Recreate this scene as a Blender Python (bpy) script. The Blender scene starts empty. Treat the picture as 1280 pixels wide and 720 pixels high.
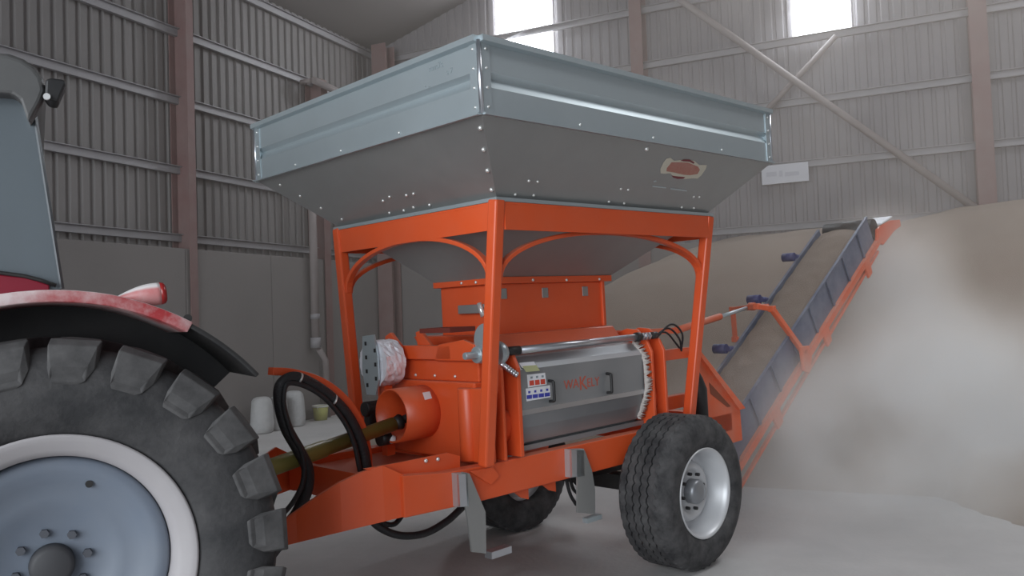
import bpy, bmesh, math, random
from mathutils import Vector, Matrix, noise
random.seed(7)
C = bpy.context.scene.collection
PI = math.pi

# ------------------------------------------------------------------ camera
FPX = 1038.0
PITCH, ROLL, YB = math.radians(2.138), math.radians(-2.0006), math.radians(64.92)
CAM = Vector((0, 0, 1.77))
_f = Vector((0, math.cos(PITCH), math.sin(PITCH))); _r = Vector((1, 0, 0)); _u = _r.cross(_f)
_r2 = math.cos(ROLL)*_r + math.sin(ROLL)*_u
_u2 = -math.sin(ROLL)*_r + math.cos(ROLL)*_u
RZ = Matrix.Rotation(-YB, 3, 'Z')
CR, CU, CF = RZ @ _r2, RZ @ _u2, RZ @ _f
cam_d = bpy.data.cameras.new('camera'); cam = bpy.data.objects.new('camera', cam_d); C.objects.link(cam)
m3 = Matrix((CR, CU, -CF)).transposed()
cam.matrix_world = Matrix.Translation(CAM) @ m3.to_4x4()
cam_d.sensor_width = 36; cam_d.lens = FPX/1280*36; cam_d.clip_end = 200
bpy.context.scene.camera = cam

# measuring helpers: where the sight line of a photo pixel meets a real plane
def ray(x, y): return CF + (x-640)/FPX*CR - (y-360)/FPX*CU
def hitw(x, y, p0, n):
    d = ray(x, y); t = (Vector(p0)-CAM).dot(n)/d.dot(n); return CAM + t*d
def W(x, y, ax, v):
    n = Vector((0, 0, 0)); n[ax] = 1; return hitw(x, y, n*v, n)
class Frame:
    def __init__(s, o, yaw, pitch=0):
        s.o = Vector(o); s.R = Matrix.Rotation(yaw, 3, 'Z') @ Matrix.Rotation(pitch, 3, 'Y'); s.yaw, s.pitch = yaw, pitch
    def loc(s, w): return s.R.transposed() @ (w - s.o)
    def P(s, x, y, ax, v):
        n = Vector((0, 0, 0)); n[ax] = 1
        return s.loc(hitw(x, y, s.o + s.R @ (n*v), s.R @ n))
    def plane(s, x, y, p0, n): return s.loc(hitw(x, y, s.o + s.R @ Vector(p0), s.R @ Vector(n)))
    def matrix(s): return Matrix.Translation(s.o) @ s.R.to_4x4()
MO = W(884, 616, 2, .53); MO.z = 0
M = Frame(MO, math.radians(44.305-64.92), math.radians(-1.25))       # the crimping machine
TO = CAM + ray(66, 718)*3.08; HUBZ = TO.z; TO.z = 0
T = Frame(TO, math.radians(-35))                                     # the tractor

# ------------------------------------------------------------------ materials
def mat(name, col, rough=.5, metal=0, spec=.5, var=0, vscale=4, dust=0, dustcol=(.42, .38, .34), bump=0, bscale=60, trans=0, emit=None, dustscale=3, updust=0, alpha=1):
    m = bpy.data.materials.new(name); m.use_nodes = True; nt = m.node_tree; N = nt.nodes; L = nt.links
    b = N['Principled BSDF']
    b.inputs['Base Color'].default_value = (*col, 1); b.inputs['Roughness'].default_value = rough
    b.inputs['Metallic'].default_value = metal; b.inputs['Specular IOR Level'].default_value = spec
    b.inputs['Transmission Weight'].default_value = trans; b.inputs['Alpha'].default_value = alpha
    if emit: b.inputs['Emission Color'].default_value = (*emit[0], 1); b.inputs['Emission Strength'].default_value = emit[1]
    tc = N.new('ShaderNodeTexCoord'); last = None
    if var:
        n = N.new('ShaderNodeTexNoise'); n.inputs['Scale'].default_value = vscale; n.inputs['Detail'].default_value = 5
        L.new(tc.outputs['Object'], n.inputs['Vector'])
        mx = N.new('ShaderNodeMix'); mx.data_type = 'RGBA'
        mx.inputs[6].default_value = (*[c*(1-var) for c in col], 1); mx.inputs[7].default_value = (*[min(1, c*(1+var)) for c in col], 1)
        L.new(n.outputs['Fac'], mx.inputs[0]); L.new(mx.outputs[2], b.inputs['Base Color']); last = mx.outputs[2]
    if dust or updust:
        n = N.new('ShaderNodeTexNoise'); n.inputs['Scale'].default_value = dustscale; n.inputs['Detail'].default_value = 8; n.inputs['Roughness'].default_value = .65
        L.new(tc.outputs['Object'], n.inputs['Vector'])
        mr = N.new('ShaderNodeMapRange'); mr.inputs[1].default_value = .35; mr.inputs[2].default_value = .75; mr.inputs[4].default_value = dust
        L.new(n.outputs['Fac'], mr.inputs[0]); fac = mr.outputs[0]
        if updust:
            g = N.new('ShaderNodeNewGeometry'); s = N.new('ShaderNodeSeparateXYZ'); L.new(g.outputs['Normal'], s.inputs[0])
            r2 = N.new('ShaderNodeMapRange'); r2.inputs[1].default_value = .45; r2.inputs[2].default_value = .95; r2.inputs[4].default_value = updust
            L.new(s.outputs[2], r2.inputs[0]); a = N.new('ShaderNodeMath'); a.operation = 'ADD'; a.use_clamp = True
            L.new(r2.outputs[0], a.inputs[0]); L.new(fac, a.inputs[1]); fac = a.outputs[0]
        mx = N.new('ShaderNodeMix'); mx.data_type = 'RGBA'; L.new(fac, mx.inputs[0])
        if last: L.new(last, mx.inputs[6])
        else: mx.inputs[6].default_value = (*col, 1)
        mx.inputs[7].default_value = (*dustcol, 1); L.new(mx.outputs[2], b.inputs['Base Color'])
        if metal:
            q = N.new('ShaderNodeMath'); q.operation = 'MULTIPLY_ADD'; q.inputs[1].default_value = -metal; q.inputs[2].default_value = metal
            L.new(fac, q.inputs[0]); L.new(q.outputs[0], b.inputs['Metallic'])
    if bump:
        n = N.new('ShaderNodeTexNoise'); n.inputs['Scale'].default_value = bscale; n.inputs['Detail'].default_value = 4
        L.new(tc.outputs['Object'], n.inputs['Vector'])
        bp = N.new('ShaderNodeBump'); bp.inputs['Strength'].default_value = bump; bp.inputs['Distance'].default_value = .02
        L.new(n.outputs['Fac'], bp.inputs['Height']); L.new(bp.outputs[0], b.inputs['Normal'])
    return m
ORANGE = mat('orange_paint', (.70, .092, .022), .36, var=.06, dust=.07, updust=.3, dustcol=(.50, .33, .25))
ORDUST = mat('dusty_orange_paint', (.72, .11, .03), .55, dust=.45, dustcol=(.50, .36, .29), updust=.3)
GALV = mat('galvanised_steel', (.50, .57, .60), .36, metal=.65, var=.07, vscale=2.5, dust=.12, dustcol=(.34, .33, .32), updust=.1)
GALVD = mat('dusty_galvanised_steel', (.34, .345, .34), .38, metal=.6, var=.07, dust=.3, dustcol=(.29, .275, .26))
STEEL = mat('bright_steel', (.62, .64, .68), .28, metal=.9, var=.1, vscale=9)
GUARD = mat('brushed_guard_steel', (.30, .315, .33), .38, metal=.55, var=.12, vscale=3, dust=.35, dustcol=(.30, .27, .26))
ZINC = mat('zinc_bolt', (.8, .8, .78), .3, metal=.6)
RUBBER = mat('dusty_rubber', (.024, .024, .026), .8, var=.2, dust=.6, dustcol=(.15, .145, .145), dustscale=9, bump=.15, bscale=40)
TRACR = mat('tractor_tyre_rubber', (.024, .024, .026), .8, dust=.55, dustcol=(.115, .11, .11), dustscale=5, bump=.2, bscale=30)
LUGR = mat('dusty_lug_rubber', (.045, .044, .045), .85, dust=.6, dustcol=(.16, .155, .155), dustscale=7)
BLACK = mat('black_plastic', (.012, .012, .013), .5, dust=.05)
HOSE = mat('black_hose', (.02, .02, .022), .5, bump=.3, bscale=90)
WHEELG = mat('wheel_silver', (.62, .63, .65), .4, metal=.35, dust=.3, dustcol=(.5, .49, .48))
RIMG = mat('rim_grey', (.36, .34, .35), .5, dust=.5, dustcol=(.42, .40, .40))
DISCG = mat('disc_blue_grey', (.15, .18, .23), .5, dust=.4, dustcol=(.21, .225, .25))
RED = mat('tractor_red', (.34, .03, .035), .45, updust=.9, dust=1.5, dustcol=(.60, .50, .50), dustscale=4)
CABGREY = mat('cab_roof_grey', (.085, .085, .085), .6, dust=.3, dustcol=(.16, .16, .155))
OLIVE = mat('olive_shaft_guard', (.27, .24, .055), .45, dust=.3, dustcol=(.34, .31, .14))
COLM = mat('red_oxide_steel', (.17, .095, .09), .7, var=.15, dust=.5, dustcol=(.2, .16, .15))
BRACE = mat('brace_steel', (.22, .19, .185), .7, var=.15)
GIRT = mat('girt_steel', (.25, .24, .25), .55, metal=.1, var=.1)
CLAD = mat('cladding_sheet', (.165, .153, .15), .65, var=.08, vscale=.6, dust=.25, dustcol=(.14, .132, .128), dustscale=.7)
CLADB = mat('back_cladding_sheet', (.18, .17, .178), .65, var=.08, vscale=.6, dust=.25, dustcol=(.19, .18, .185), dustscale=.7)
CONC = mat('concrete_panel', (.175, .16, .155), .85, var=.12, vscale=.8, dust=.3, dustcol=(.14, .132, .128), dustscale=1.2, bump=.1, bscale=20)
FLOORM = mat('dusty_concrete_floor', (.46, .45, .445), .9, spec=.2, var=.15, vscale=.5, dust=.7, dustcol=(.62, .60, .59), dustscale=.9, bump=.2, bscale=25)
GRAIN = mat('grain', (.235, .185, .15), .95, var=.12, vscale=.8, dust=.4, dustcol=(.28, .235, .20), dustscale=1.3, bump=.5, bscale=90)
BELTM = mat('blue_grey_belt', (.10, .115, .17), .5, var=.2, dust=.55, dustcol=(.26, .27, .32), dustscale=5)
BLUE = mat('blue_plastic', (.05, .055, .17), .5, dust=.3, dustcol=(.2, .2, .28))
FOIL = mat('foil', (.86, .86, .92), .32, metal=.25, bump=1, bscale=9)
WHITE = mat('white_sticker', (.75, .75, .78), .5)
LRED = mat('label_red', (.6, .07, .04), .5); LBLUE = mat('label_blue', (.05, .06, .38), .5); LGREEN = mat('label_olive', (.42, .44, .22), .5)
INK = mat('marker_ink', (.25, .29, .31), .7); DECRED = mat('faded_red_ink', (.50, .10, .06), .5); CREAM = mat('cream_ink', (.6, .57, .47), .5)
SACK = mat('white_sack', (.42, .42, .42), .7, var=.2, vscale=9, bump=.6, bscale=12)
BUCK = mat('yellow_bucket', (.42, .42, .12), .5, dust=.3); BUCKW = mat('bucket_rim_white', (.6, .6, .55), .5)
SIGN = mat('banner_white', (.55, .55, .58), .7, var=.05)
LAMPR = mat('lamp_red_lens', (.5, .04, .04), .35, updust=1.6, dust=.6, dustcol=(.72, .68, .68)); LENS = mat('lamp_lens', (.8, .8, .8), .15, trans=.3)
PILLAR = mat('pillar_grey', (.07, .08, .09), .5)
GLASS = mat('tinted_cab_glass', (.26, .30, .33), .12, trans=.55, alpha=1)
def lightmat(name, col, s):
    m = bpy.data.materials.new(name); m.use_nodes = True; nt = m.node_tree; nt.nodes.clear()
    e = nt.nodes.new('ShaderNodeEmission'); e.inputs[0].default_value = (*col, 1); e.inputs[1].default_value = s
    o = nt.nodes.new('ShaderNodeOutputMaterial'); nt.links.new(e.outputs[0], o.inputs[0]); return m
SKYL = lightmat('daylit_panel', (.93, .96, 1), 14)

# ------------------------------------------------------------------ mesh builder
class MB:
    def __init__(s): s.v = []; s.f = []; s.sm = []
    def add(s, vs, fs, sm=False):
        o = len(s.v); s.v += [tuple(v) for v in vs]; s.f += [tuple(i+o for i in f) for f in fs]; s.sm += [sm]*len(fs); return s
    def box(s, a, b):
        x0, y0, z0 = a; x1, y1, z1 = b
        v = [(x, y, z) for x in (x0, x1) for y in (y0, y1) for z in (z0, z1)]
        return s.add(v, [(0, 1, 3, 2), (4, 6, 7, 5), (0, 4, 5, 1), (2, 3, 7, 6), (0, 2, 6, 4), (1, 5, 7, 3)])
    def bar(s, p, q, w, h, up=(0, 0, 1)):                    # rectangular bar p->q, w across, h along up
        p, q = Vector(p), Vector(q); d = (q-p).normalized(); side = d.cross(Vector(up)).normalized(); u = side.cross(d).normalized()
        v = [c + side*a*w/2 + u*b*h/2 for c in (p, q) for a, b in ((-1, -1), (1, -1), (1, 1), (-1, 1))]
        return s.add(v, [(0, 1, 2, 3), (7, 6, 5, 4), (0, 4, 5, 1), (1, 5, 6, 2), (2, 6, 7, 3), (3, 7, 4, 0)])
    def prism(s, poly, off):                                # planar polygon (3D points) pushed along off
        off = Vector(off); n = len(poly); a = [Vector(p) for p in poly]; b = [p+off for p in a]
        return s.add(a+b, [tuple(range(n))[::-1], tuple(range(n, 2*n))] + [(i, (i+1) % n, n+(i+1) % n, n+i) for i in range(n)])
    def tube(s, pts, r, n=12, smooth=True):
        pts = [Vector(p) for p in pts]; rings = []; m = len(pts); up = None
        for i, p in enumerate(pts):
            d = (pts[min(i+1, m-1)]-pts[max(i-1, 0)]).normalized()
            if up is None: up = Vector((0, 0, 1)) if abs(d.z) < .9 else Vector((1, 0, 0))
            side = d.cross(up).normalized(); up = side.cross(d).normalized()
            rr = r[i] if isinstance(r, (list, tuple)) else r
            rings.append([p + (side*math.cos(2*PI*k/n)+up*math.sin(2*PI*k/n))*rr for k in range(n)])
        v = [q for g in rings for q in g]; f = [(i*n+k, i*n+(k+1) % n, (i+1)*n+(k+1) % n, (i+1)*n+k) for i in range(m-1) for k in range(n)]
        s.add(v, f, smooth); s.f += []
        o = len(s.v)-len(v); s.f += [tuple(o+k for k in range(n))[::-1], tuple(o+(m-1)*n+k for k in range(n))]; s.sm += [False]*2
        return s
    def lathe(s, prof, c, ax, n=48, closed=False, smooth=True, wob=None, cap=True):
        ax = Vector(ax).normalized(); c = Vector(c); t = Vector((0, 0, 1)) if abs(ax.z) < .9 else Vector((1, 0, 0))
        e1 = ax.cross(t).normalized(); e2 = ax.cross(e1); m = len(prof); v = []
        for i, (r, h) in enumerate(prof):
            for k in range(n):
                a = 2*PI*k/n; hh = h + (wob(i, k) if wob else 0)
                v.append(c + ax*hh + (e1*math.cos(a)+e2*math.sin(a))*r)
        mm = m if closed else m-1
        f = [(i*n+k, i*n+(k+1) % n, ((i+1) % m)*n+(k+1) % n, ((i+1) % m)*n+k) for i in range(mm) for k in range(n)]
        s.add(v, f, smooth)
        if not closed and cap:
            o = len(s.v)-len(v)
            s.f += [tuple(o+k for k in range(n))[::-1], tuple(o+(m-1)*n+k for k in range(n))]; s.sm += [False]*2
        return s
    def cyl(s, p, q, r, n=20):
        p, q = Vector(p), Vector(q); return s.tube([p, q], r, n)
    def build(s, name, material, parent=None, bevel=0, merge=False):
        me = bpy.data.meshes.new(name); me.from_pydata(s.v, [], s.f); me.polygons.foreach_set('use_smooth', s.sm)
        bm = bmesh.new(); bm.from_mesh(me)
        if merge: bmesh.ops.remove_doubles(bm, verts=bm.verts, dist=1e-5)
        bmesh.ops.recalc_face_normals(bm, faces=bm.faces); bm.to_mesh(me); bm.free()
        me.materials.append(material); o = bpy.data.objects.new(name, me); C.objects.link(o)
        if parent: o.parent = parent
        if bevel:
            b = o.modifiers.new('b', 'BEVEL'); b.width = bevel; b.segments = 2; b.limit_method = 'ANGLE'
        return o
def tag(o, label=None, cat=None, group=None, kind=None):
    for k, v in (('label', label), ('category', cat), ('group', group), ('kind', kind)):
        if v: o[k] = v
    return o
def empty(name, frame=None, loc=None):
    o = bpy.data.objects.new(name, None); C.objects.link(o); o.empty_display_size = .2
    if frame: o.matrix_world = frame.matrix()
    if loc: o.location = loc
    return o
def smooth_path(pts, n=8):
    pts = [Vector(p) for p in pts]; out = []
    P_ = [pts[0]*2-pts[1]] + pts + [pts[-1]*2-pts[-2]]
    for i in range(1, len(P_)-2):
        a, b, c, d = P_[i-1:i+3]
        for k in range(n):
            t = k/n; out.append(.5*((2*b)+(c-a)*t+(2*a-5*b+4*c-d)*t*t+(3*b-a-3*c+d)*t**3))
    return out+[pts[-1]]
def text(name, body, size, material, parent, origin, xdir, ydir, depth=.001, sx=1):
    cu = bpy.data.curves.new(name, 'FONT'); cu.body = body; cu.size = size; cu.extrude = depth
    t = bpy.data.objects.new('tmp', cu); C.objects.link(t); dg = bpy.context.evaluated_depsgraph_get()
    me = bpy.data.meshes.new_from_object(t.evaluated_get(dg)); bpy.data.objects.remove(t); me.name = name
    x = Vector(xdir).normalized(); y = Vector(ydir).normalized(); z = x.cross(y)
    me.transform(Matrix.Translation(Vector(origin)) @ Matrix((x*sx, y, z)).transposed().to_4x4())
    me.materials.clear(); me.materials.append(material)
    o = bpy.data.objects.new(name, me); C.objects.link(o); o.parent = parent; return o

# ================================================================== THE SHED
YW, XW = 10.25, 15.4            # concrete faces of left and back wall
XS, YS = -9.0, -9.0             # the shed's open end behind the camera, and its right side
f = MB()
nx, ny = 60, 50
for i in range(nx+1):
    for j in range(ny+1):
        f.v.append((XS-6+(XW+.6-XS+6)*i/nx, YS-1+(YW+1.6-YS)*j/ny, 0))
f.f = [(i*(ny+1)+j, (i+1)*(ny+1)+j, (i+1)*(ny+1)+j+1, i*(ny+1)+j+1) for i in range(nx) for j in range(ny)]; f.sm = [False]*len(f.f)
f.box((XS-6, YS-1, -.3), (XW+.6, YW+.6, -.02))
floor = tag(f.build('floor', FLOORM), kind='structure')

def corr(along, a, b, face, z0, z1f, pitch=.195, dep=.035, sgn=1):
    """profiled cladding: along axis 0 or 1 from a to b, inner face at 'face', z1f gives the top"""
    m = MB(); u = a; prof = []
    while u < b:
        for du, dd in ((0, 0), (.11, 0), (.13, dep), (.175, dep)): prof.append((u+du, dd))
        u += pitch
    prof.append((b+pitch, 0)); n = len(prof); pts = []
    for u, d in prof:
        for z in (z0, z1f(u)):
            for q in (face+sgn*d, face+sgn*(dep+.02)):
                pts.append((u, q, z) if along == 0 else (q, u, z))
    fs = []
    for i in range(n-1):
        o = 4*i; p = o+4
        fs += [(o, p, p+2, o+2), (o+1, o+3, p+3, p+1), (o+2, p+2, p+3, o+3), (o, o+1, p+1, p)]
    m.add(pts, fs); return m
EAVE = 7.95; SL = math.tan(math.radians(17))
roofz = lambda y: EAVE + SL*(10.6-y) if y > .8 else EAVE+SL*(10.6-.8)-SL*(.8-y)
tag(corr(0, XS, XW+.4, YW+.32, 2.9, lambda x: EAVE).build('wall_left', CLAD), kind='structure')
tag(corr(1, YS, YW+.35, XW+.32, 2.9, lambda y: roofz(y), dep=.02).build('wall_back', CLADB), kind='structure')
# cast concrete panels under the sheeting, with their joints
for k, xj in enumerate([XS]+[-6.4+3.2*i for i in range(7)]+[XW]):
    pass
def conc(name, boxes, parent=None):
    m = MB()
    for a, b in boxes: m.box(a, b)
    return tag(m.build(name, CONC, parent, bevel=.012), kind='structure')
xs = [XS, -6.8, -3.5, -.2, 3.1, 6.4, 9.72, 11.7, 13.0, XW+.28]
conc('wall_left_base', [((xs[i]+.004, YW, 0), (xs[i+1]-.004, YW+.28, 3.07)) for i in range(len(xs)-1)])
ys = [YS, -6.9, -4.1, -1.34, 1.5, 4.38, 7.3, YW]
conc('wall_back_base', [((XW, ys[i]+.004, 0), (XW+.28, ys[i+1]-.004, 3.07)) for i in range(len(ys)-1)])
tag(corr(0, XS, XW+.4, YS-.32, 0, lambda x: roofz(YS), sgn=-1).build('wall_right', CLADB), kind='structure')
r = MB()
for (ya, yb) in ((YW+.6, .8), (.8, YS-.6)):
    r.prism([(XS-.5, ya, roofz(ya)), (XW+.6, ya, roofz(ya)), (XW+.6, yb, roofz(yb)), (XS-.5, yb, roofz(yb))], (0, 0, .08))
tag(r.build('ceiling', CLAD), kind='structure')
tn = 0
def trim(m, mt=GIRT):
    global tn; tn += 1; return tag(m.build('trim_%d' % tn, mt), kind='structure')
def girt(m, p, q, inward):                                  # Z-section sheeting rail
    p, q, n = Vector(p), Vector(q), Vector(inward)
    m.bar(p+n*.0, q+n*.0, .012, .12); m.bar(p+n*.03+Vector((0, 0, .055)), q+n*.03+Vector((0, 0, .055)), .06, .012); m.bar(p-n*.03-Vector((0, 0, .055)), q-n*.03-Vector((0, 0, .055)), .06, .012)
colx = [-6.8, -1.3, 4.2, 9.72, 13.2, 15.15]
for z in (3.26, 4.36, 5.50, 6.62, 7.76):
    m = MB(); girt(m, (XS, YW+.22, z), (XW+.2, YW+.22, z), (0, -1, 0)); trim(m)
for z in (3.26, 4.36, 5.49, 6.60, 7.69, 8.8, 9.9):
    yl = YW+.2 if z < 7.9 else min(YW, 10.6-(z-EAVE)/SL-.3)
    spans = [(YS, yl)] if z < 7.9 else [(YS, .55), (1.75, 5.9), (7.75, yl)]
    for (u0, u1) in spans:
        if u1 > u0: m = MB(); girt(m, (XW+.22, u0, z), (XW+.22, u1, z), (-1, 0, 0)); trim(m)
def icol(name, x, y, h, wide_ax, label, w=.2, d=.34, off=0):
    m = MB()
    if wide_ax == 0:     # column on left wall, web along y
        m.box((x-w/2, y-.04, 0), (x+w/2, y-.02, h)); m.box((x-.008, y-.02, 0), (x+.008, y-.003, h)); m.box((x-.008, y-.02, 3.075), (x+.008, y+.3, h)); m.box((x-w*.8, y+.28, 3.075), (x+w*.8, y+.3, h))
    else:
        m.box((x-.04, y-w/2, 0), (x-.02, y+w/2, h)); m.box((x-.02, y-.008, 0), (x-.003, y+.008, h)); m.box((x-.02, y-.008, 3.075), (x+.3, y+.008, h)); m.box((x+.28, y-w/2, 3.075), (x+.3, y+w/2, h))
    o = m.build(name, COLM); return tag(o, label, 'steel column', 'steel columns of the shed')
icol('steel_column', 9.86, YW, EAVE-.05, 0, 'reddish brown steel column on the left wall, nearest the tractor cab', w=.15)
icol('steel_column', 13.3, YW, W(395, 97, 1, YW).z, 0, 'dark steel column beside the drainpipe on the left wall', w=.2)
m = MB(); m.box((XW-.40, YW-.40, 0), (XW-.38, YW-.04, EAVE-.1)); m.box((XW-.06, YW-.40, 0), (XW-.04, YW-.04, EAVE-.1)); m.box((XW-.38, YW-.23, 0), (XW-.06, YW-.21, EAVE-.1))
tag(m.build('steel_column', COLM), 'dark red steel column in the corner where left and back walls meet', 'steel column', 'steel columns of the shed')
icol('steel_column', XW, 4.38, roofz(4.38)-.05, 1, 'steel column on the back wall above the hopper, between the two bright panels', w=.24)
icol('steel_column', XW, -1.34, roofz(-1.34)-.05, 1, 'dusty steel column on the back wall, rightmost in view, rising from the grain heap', w=.26)
# bracing tubes on the back wall
p0 = W(842, -6, 0, XW-.14); p1 = W(1219, 260, 0, XW-.14)
tag(MB().cyl(p0, p1, .06, 12).build('diagonal_brace', BRACE), 'long brown tube brace falling to the right across the back wall', 'brace')
p0 = W(945, 152, 0, XW-.02); p1 = W(1045, 45, 0, XW-.02)
tag(MB().cyl(p0, p1, .05, 12).build('diagonal_brace', BRACE), 'short brown tube brace crossing behind the long one beside the right bright panel', 'brace')
p0 = W(497, 22, 1, YW-.35); p1 = W(512, 90, 1, YW-.35)
tag(MB().tube([p0, p1], .05, 12).build('diagonal_brace', BRACE), 'thin tube strut beside the corner column, above the hopper', 'brace')
m = MB(); a = W(392, 100, 1, YW-.15); m.tube([a, a+Vector((1.3, -.05, -.12)), a+Vector((2.2, -.2, -.5))], .07, 12)
m.tube([a+Vector((.02, 0, 0)), a+Vector((.9, -.35, -.3))], .05, 12); m.cyl(a+Vector((0, .05, 0)), a+Vector((0, .3, 0)), .05)
tag(m.build('wall_brace', BRACE), 'forked brown tube on the left wall behind the hopper rim', 'brace')
# haunch of the corner frame
# drainpipe
px_ = W(393, 300, 1, YW-.14)
m = MB(); x = px_.x; y = YW-.11
dp = empty('drainpipe', loc=(0, 0, 0)); tag(dp, 'pale drainpipe running down the left wall beside the dark column', 'pipe')
MB().cyl((x, y, 1.5), (x, y, 5.2), .075, 16).build('upper_pipe', BRACE, dp)
MB().cyl((x, y, 1.35), (x, y, 1.55), .1, 16).build('collar', GIRT, dp); MB().cyl((x, y, 1.9), (x, y, 2.0), .09, 16).build('collar', GIRT, dp)
MB().tube([(x+.08, y, 1.33), (x+.28, y, 1.1), (x+.3, y, .0)], .06, 12).build('lower_pipe', BRACE, dp)

# bright translucent wall panels
def window(n, ya, yb, z0, z1):
    m = MB(); m.box((XW+.26, ya, z0), (XW+.29, yb, z1)); o = tag(m.build('window_%d' % n, SKYL), kind='structure')
    return o
a = W(690, 40, 0, XW+.26); b = W(620, 40, 0, XW+.26); window(1, a.y, b.y, 6.65, 9.3)
a = W(1064, 40, 0, XW+.26); b = W(991, 46, 0, XW+.26); window(2, a.y, b.y, b.z, 9.3)
# banner
a = W(950, 209, 0, XW-.06); b = W(1009, 203, 0, XW-.06); zt = (a.z+b.z)/2
s = empty('banner'); s.location = (XW+.12, (a.y+b.y)/2, zt-.13); tag(s, 'pale rectangular sign hanging from a rail on the back wall right of the hopper', 'sign')
hw = (a.y-b.y)/2
MB().box((-.012, -hw, -.17), (.012, hw, .17)).build('board', SIGN, s, bevel=.004)
m = MB()
for (y0, y1, z0, z1) in ((hw*.35, hw*.8, -.03, .05), (hw*.1, hw*.25, -.05, .06), (-hw*.6, 0, -.05, .02)): m.box((-.016, y0, z0), (-.0125, y1, z1))
m.build('lettering', mat('faint_grey_print', (.44, .44, .48), .7), s)

# ------------------------------------------------------------------ grain heaps
def heap(name, x0, x1, y0, y1, h, n=90, m_=90, label=None, mt=GRAIN):
    m = MB()
    for i in range(n+1):
        for j in range(m_+1):
            x = x0+(x1-x0)*i/n; y = y0+(y1-y0)*j/m_
            m.v.append((x, y, max(h(x, y), -.02)))
    m.f = [(i*(m_+1)+j, (i+1)*(m_+1)+j, (i+1)*(m_+1)+j+1, i*(m_+1)+j+1) for i in range(n) for j in range(m_)]; m.sm = [True]*len(m.f)
    o = m.build(name, mt); return tag(o, label, 'grain', kind='stuff')
def big(x, y):
    # ridge against the back wall, flank falling to the left and towards the camera
    k = noise.noise(Vector((x*.5, y*.5, 0)))*.22 + noise.noise(Vector((x*1.7, y*1.7, 3)))*.06
    left = (7.4-y)*.85
    front = (x-8.6)*.62 + max(0, (-y-1))*.35
    top = 3.2 + (.25 if y < 0 else 0)*min(1, -y) + .0
    v = min(left, front, top + k*.6)
    s = 1.2                                        # rounded shoulders
    v = -math.log(math.exp(-left*2.2)+math.exp(-front*2.2)+math.exp(-(top)*2.2))/2.2 if max(left, front) > 0 and min(left, front) > -2 else min(left, front)
    return v + k*.5*(1 if v > .2 else max(v, 0)/.2)
heap('grain_heap', 7.5, XW-.01, -8.9, 9.3, big, 110, 130, 'huge brown grain heap piled high against the back wall behind the conveyor')
def near(x, y):
    d = math.hypot((x-9.9), (y+3.75)); k = noise.noise(Vector((x, y, 5)))*.07
    return 2.25 - d*.66 + .25*math.exp(-((d-3.4)/.5)**2) + k
heap('grain_heap', 6.0, 15.3, -8.9, -.2, near, 70, 60, 'smaller pale grain heap at the right edge in front of the big heap')

# ------------------------------------------------------------------ sacks and bucket by the left wall
def sack(cx, cy, w, d, h, label, seed):
    m = MB(); R_ = random.Random(seed); n = 20; rings = []
    prof = [(0, .86), (.04, 1), (.25, 1.04), (.5, 1.0), (.75, .95), (.90, .86), (.97, .7), (1.0, .5)]
    v = []
    for t, s_ in prof:
        for k in range(n):
            a = 2*PI*k/n; wb = 1+.10*noise.noise(Vector((math.cos(a)*2, math.sin(a)*2, t*4+seed)))
            v.append((w/2*s_*math.cos(a)*wb, d/2*s_*math.sin(a)*wb, h*t+.03*noise.noise(Vector((k, seed, t)))*(t > .9)))
    m.add(v, [(i*n+k, i*n+(k+1) % n, (i+1)*n+(k+1) % n, (i+1)*n+k) for i in range(len(prof)-1) for k in range(n)]+[tuple(range(n))[::-1], tuple(range((len(prof)-1)*n, len(prof)*n))], True)
    o = m.build('sack', SACK); o.location = (cx, cy, 0.002); o.rotation_euler.z = .4*seed
    return tag(o, label, 'sack', 'sacks by the left wall')
sp = [W(324, 541, 2, 0), W(341, 537, 2, 0), W(352, 533, 2, 0)]
sack(sp[0].x, 9.85, .44, .36, .60, 'white sack by the left wall, leftmost and nearest of three', 1)
sack(sp[1].x+.02, 9.86, .38, .34, .57, 'white sack by the left wall, middle of three', 2)
sack(sp[2].x+.10, 9.9, .42, .34, .62, 'dull white sack by the left wall, nearest the yellow bucket', 3)
bk = W(401, 525, 2, 0); bo = empty('bucket', loc=(bk.x, min(bk.y, 9.98), .002)); tag(bo, 'small yellow bucket on the floor against the left wall', 'bucket')
MB().lathe([(.10, 0), (.12, .0), (.145, .26), (.135, .26), (.112, .02)], (0, 0, 0), (0, 0, 1), 28).build('body', BUCK, bo)
MB().lathe([(.148, .24), (.156, .25), (.156, .275), (.136, .275), (.136, .24)], (0, 0, 0), (0, 0, 1), 28, closed=True).build('rim', BUCKW, bo)
MB().tube([(.155*math.cos(a), .155*math.sin(a)*.3-.06, .255-.10*abs(math.sin(a))) for a in [PI*k/12 for k in range(13)]], .004, 6).build('handle', ZINC, bo)

exec_parts = None
# ================================================================== THE CRIMPING MACHINE
mc = empty('grain_crimper', M)
tag(mc, 'orange wheeled grain crimper with a large galvanised hopper and rear elevating conveyor', 'grain crimper')
YC = 1.05
def mirror(p): return (p[0], 2*YC-p[1], p[2])
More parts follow.
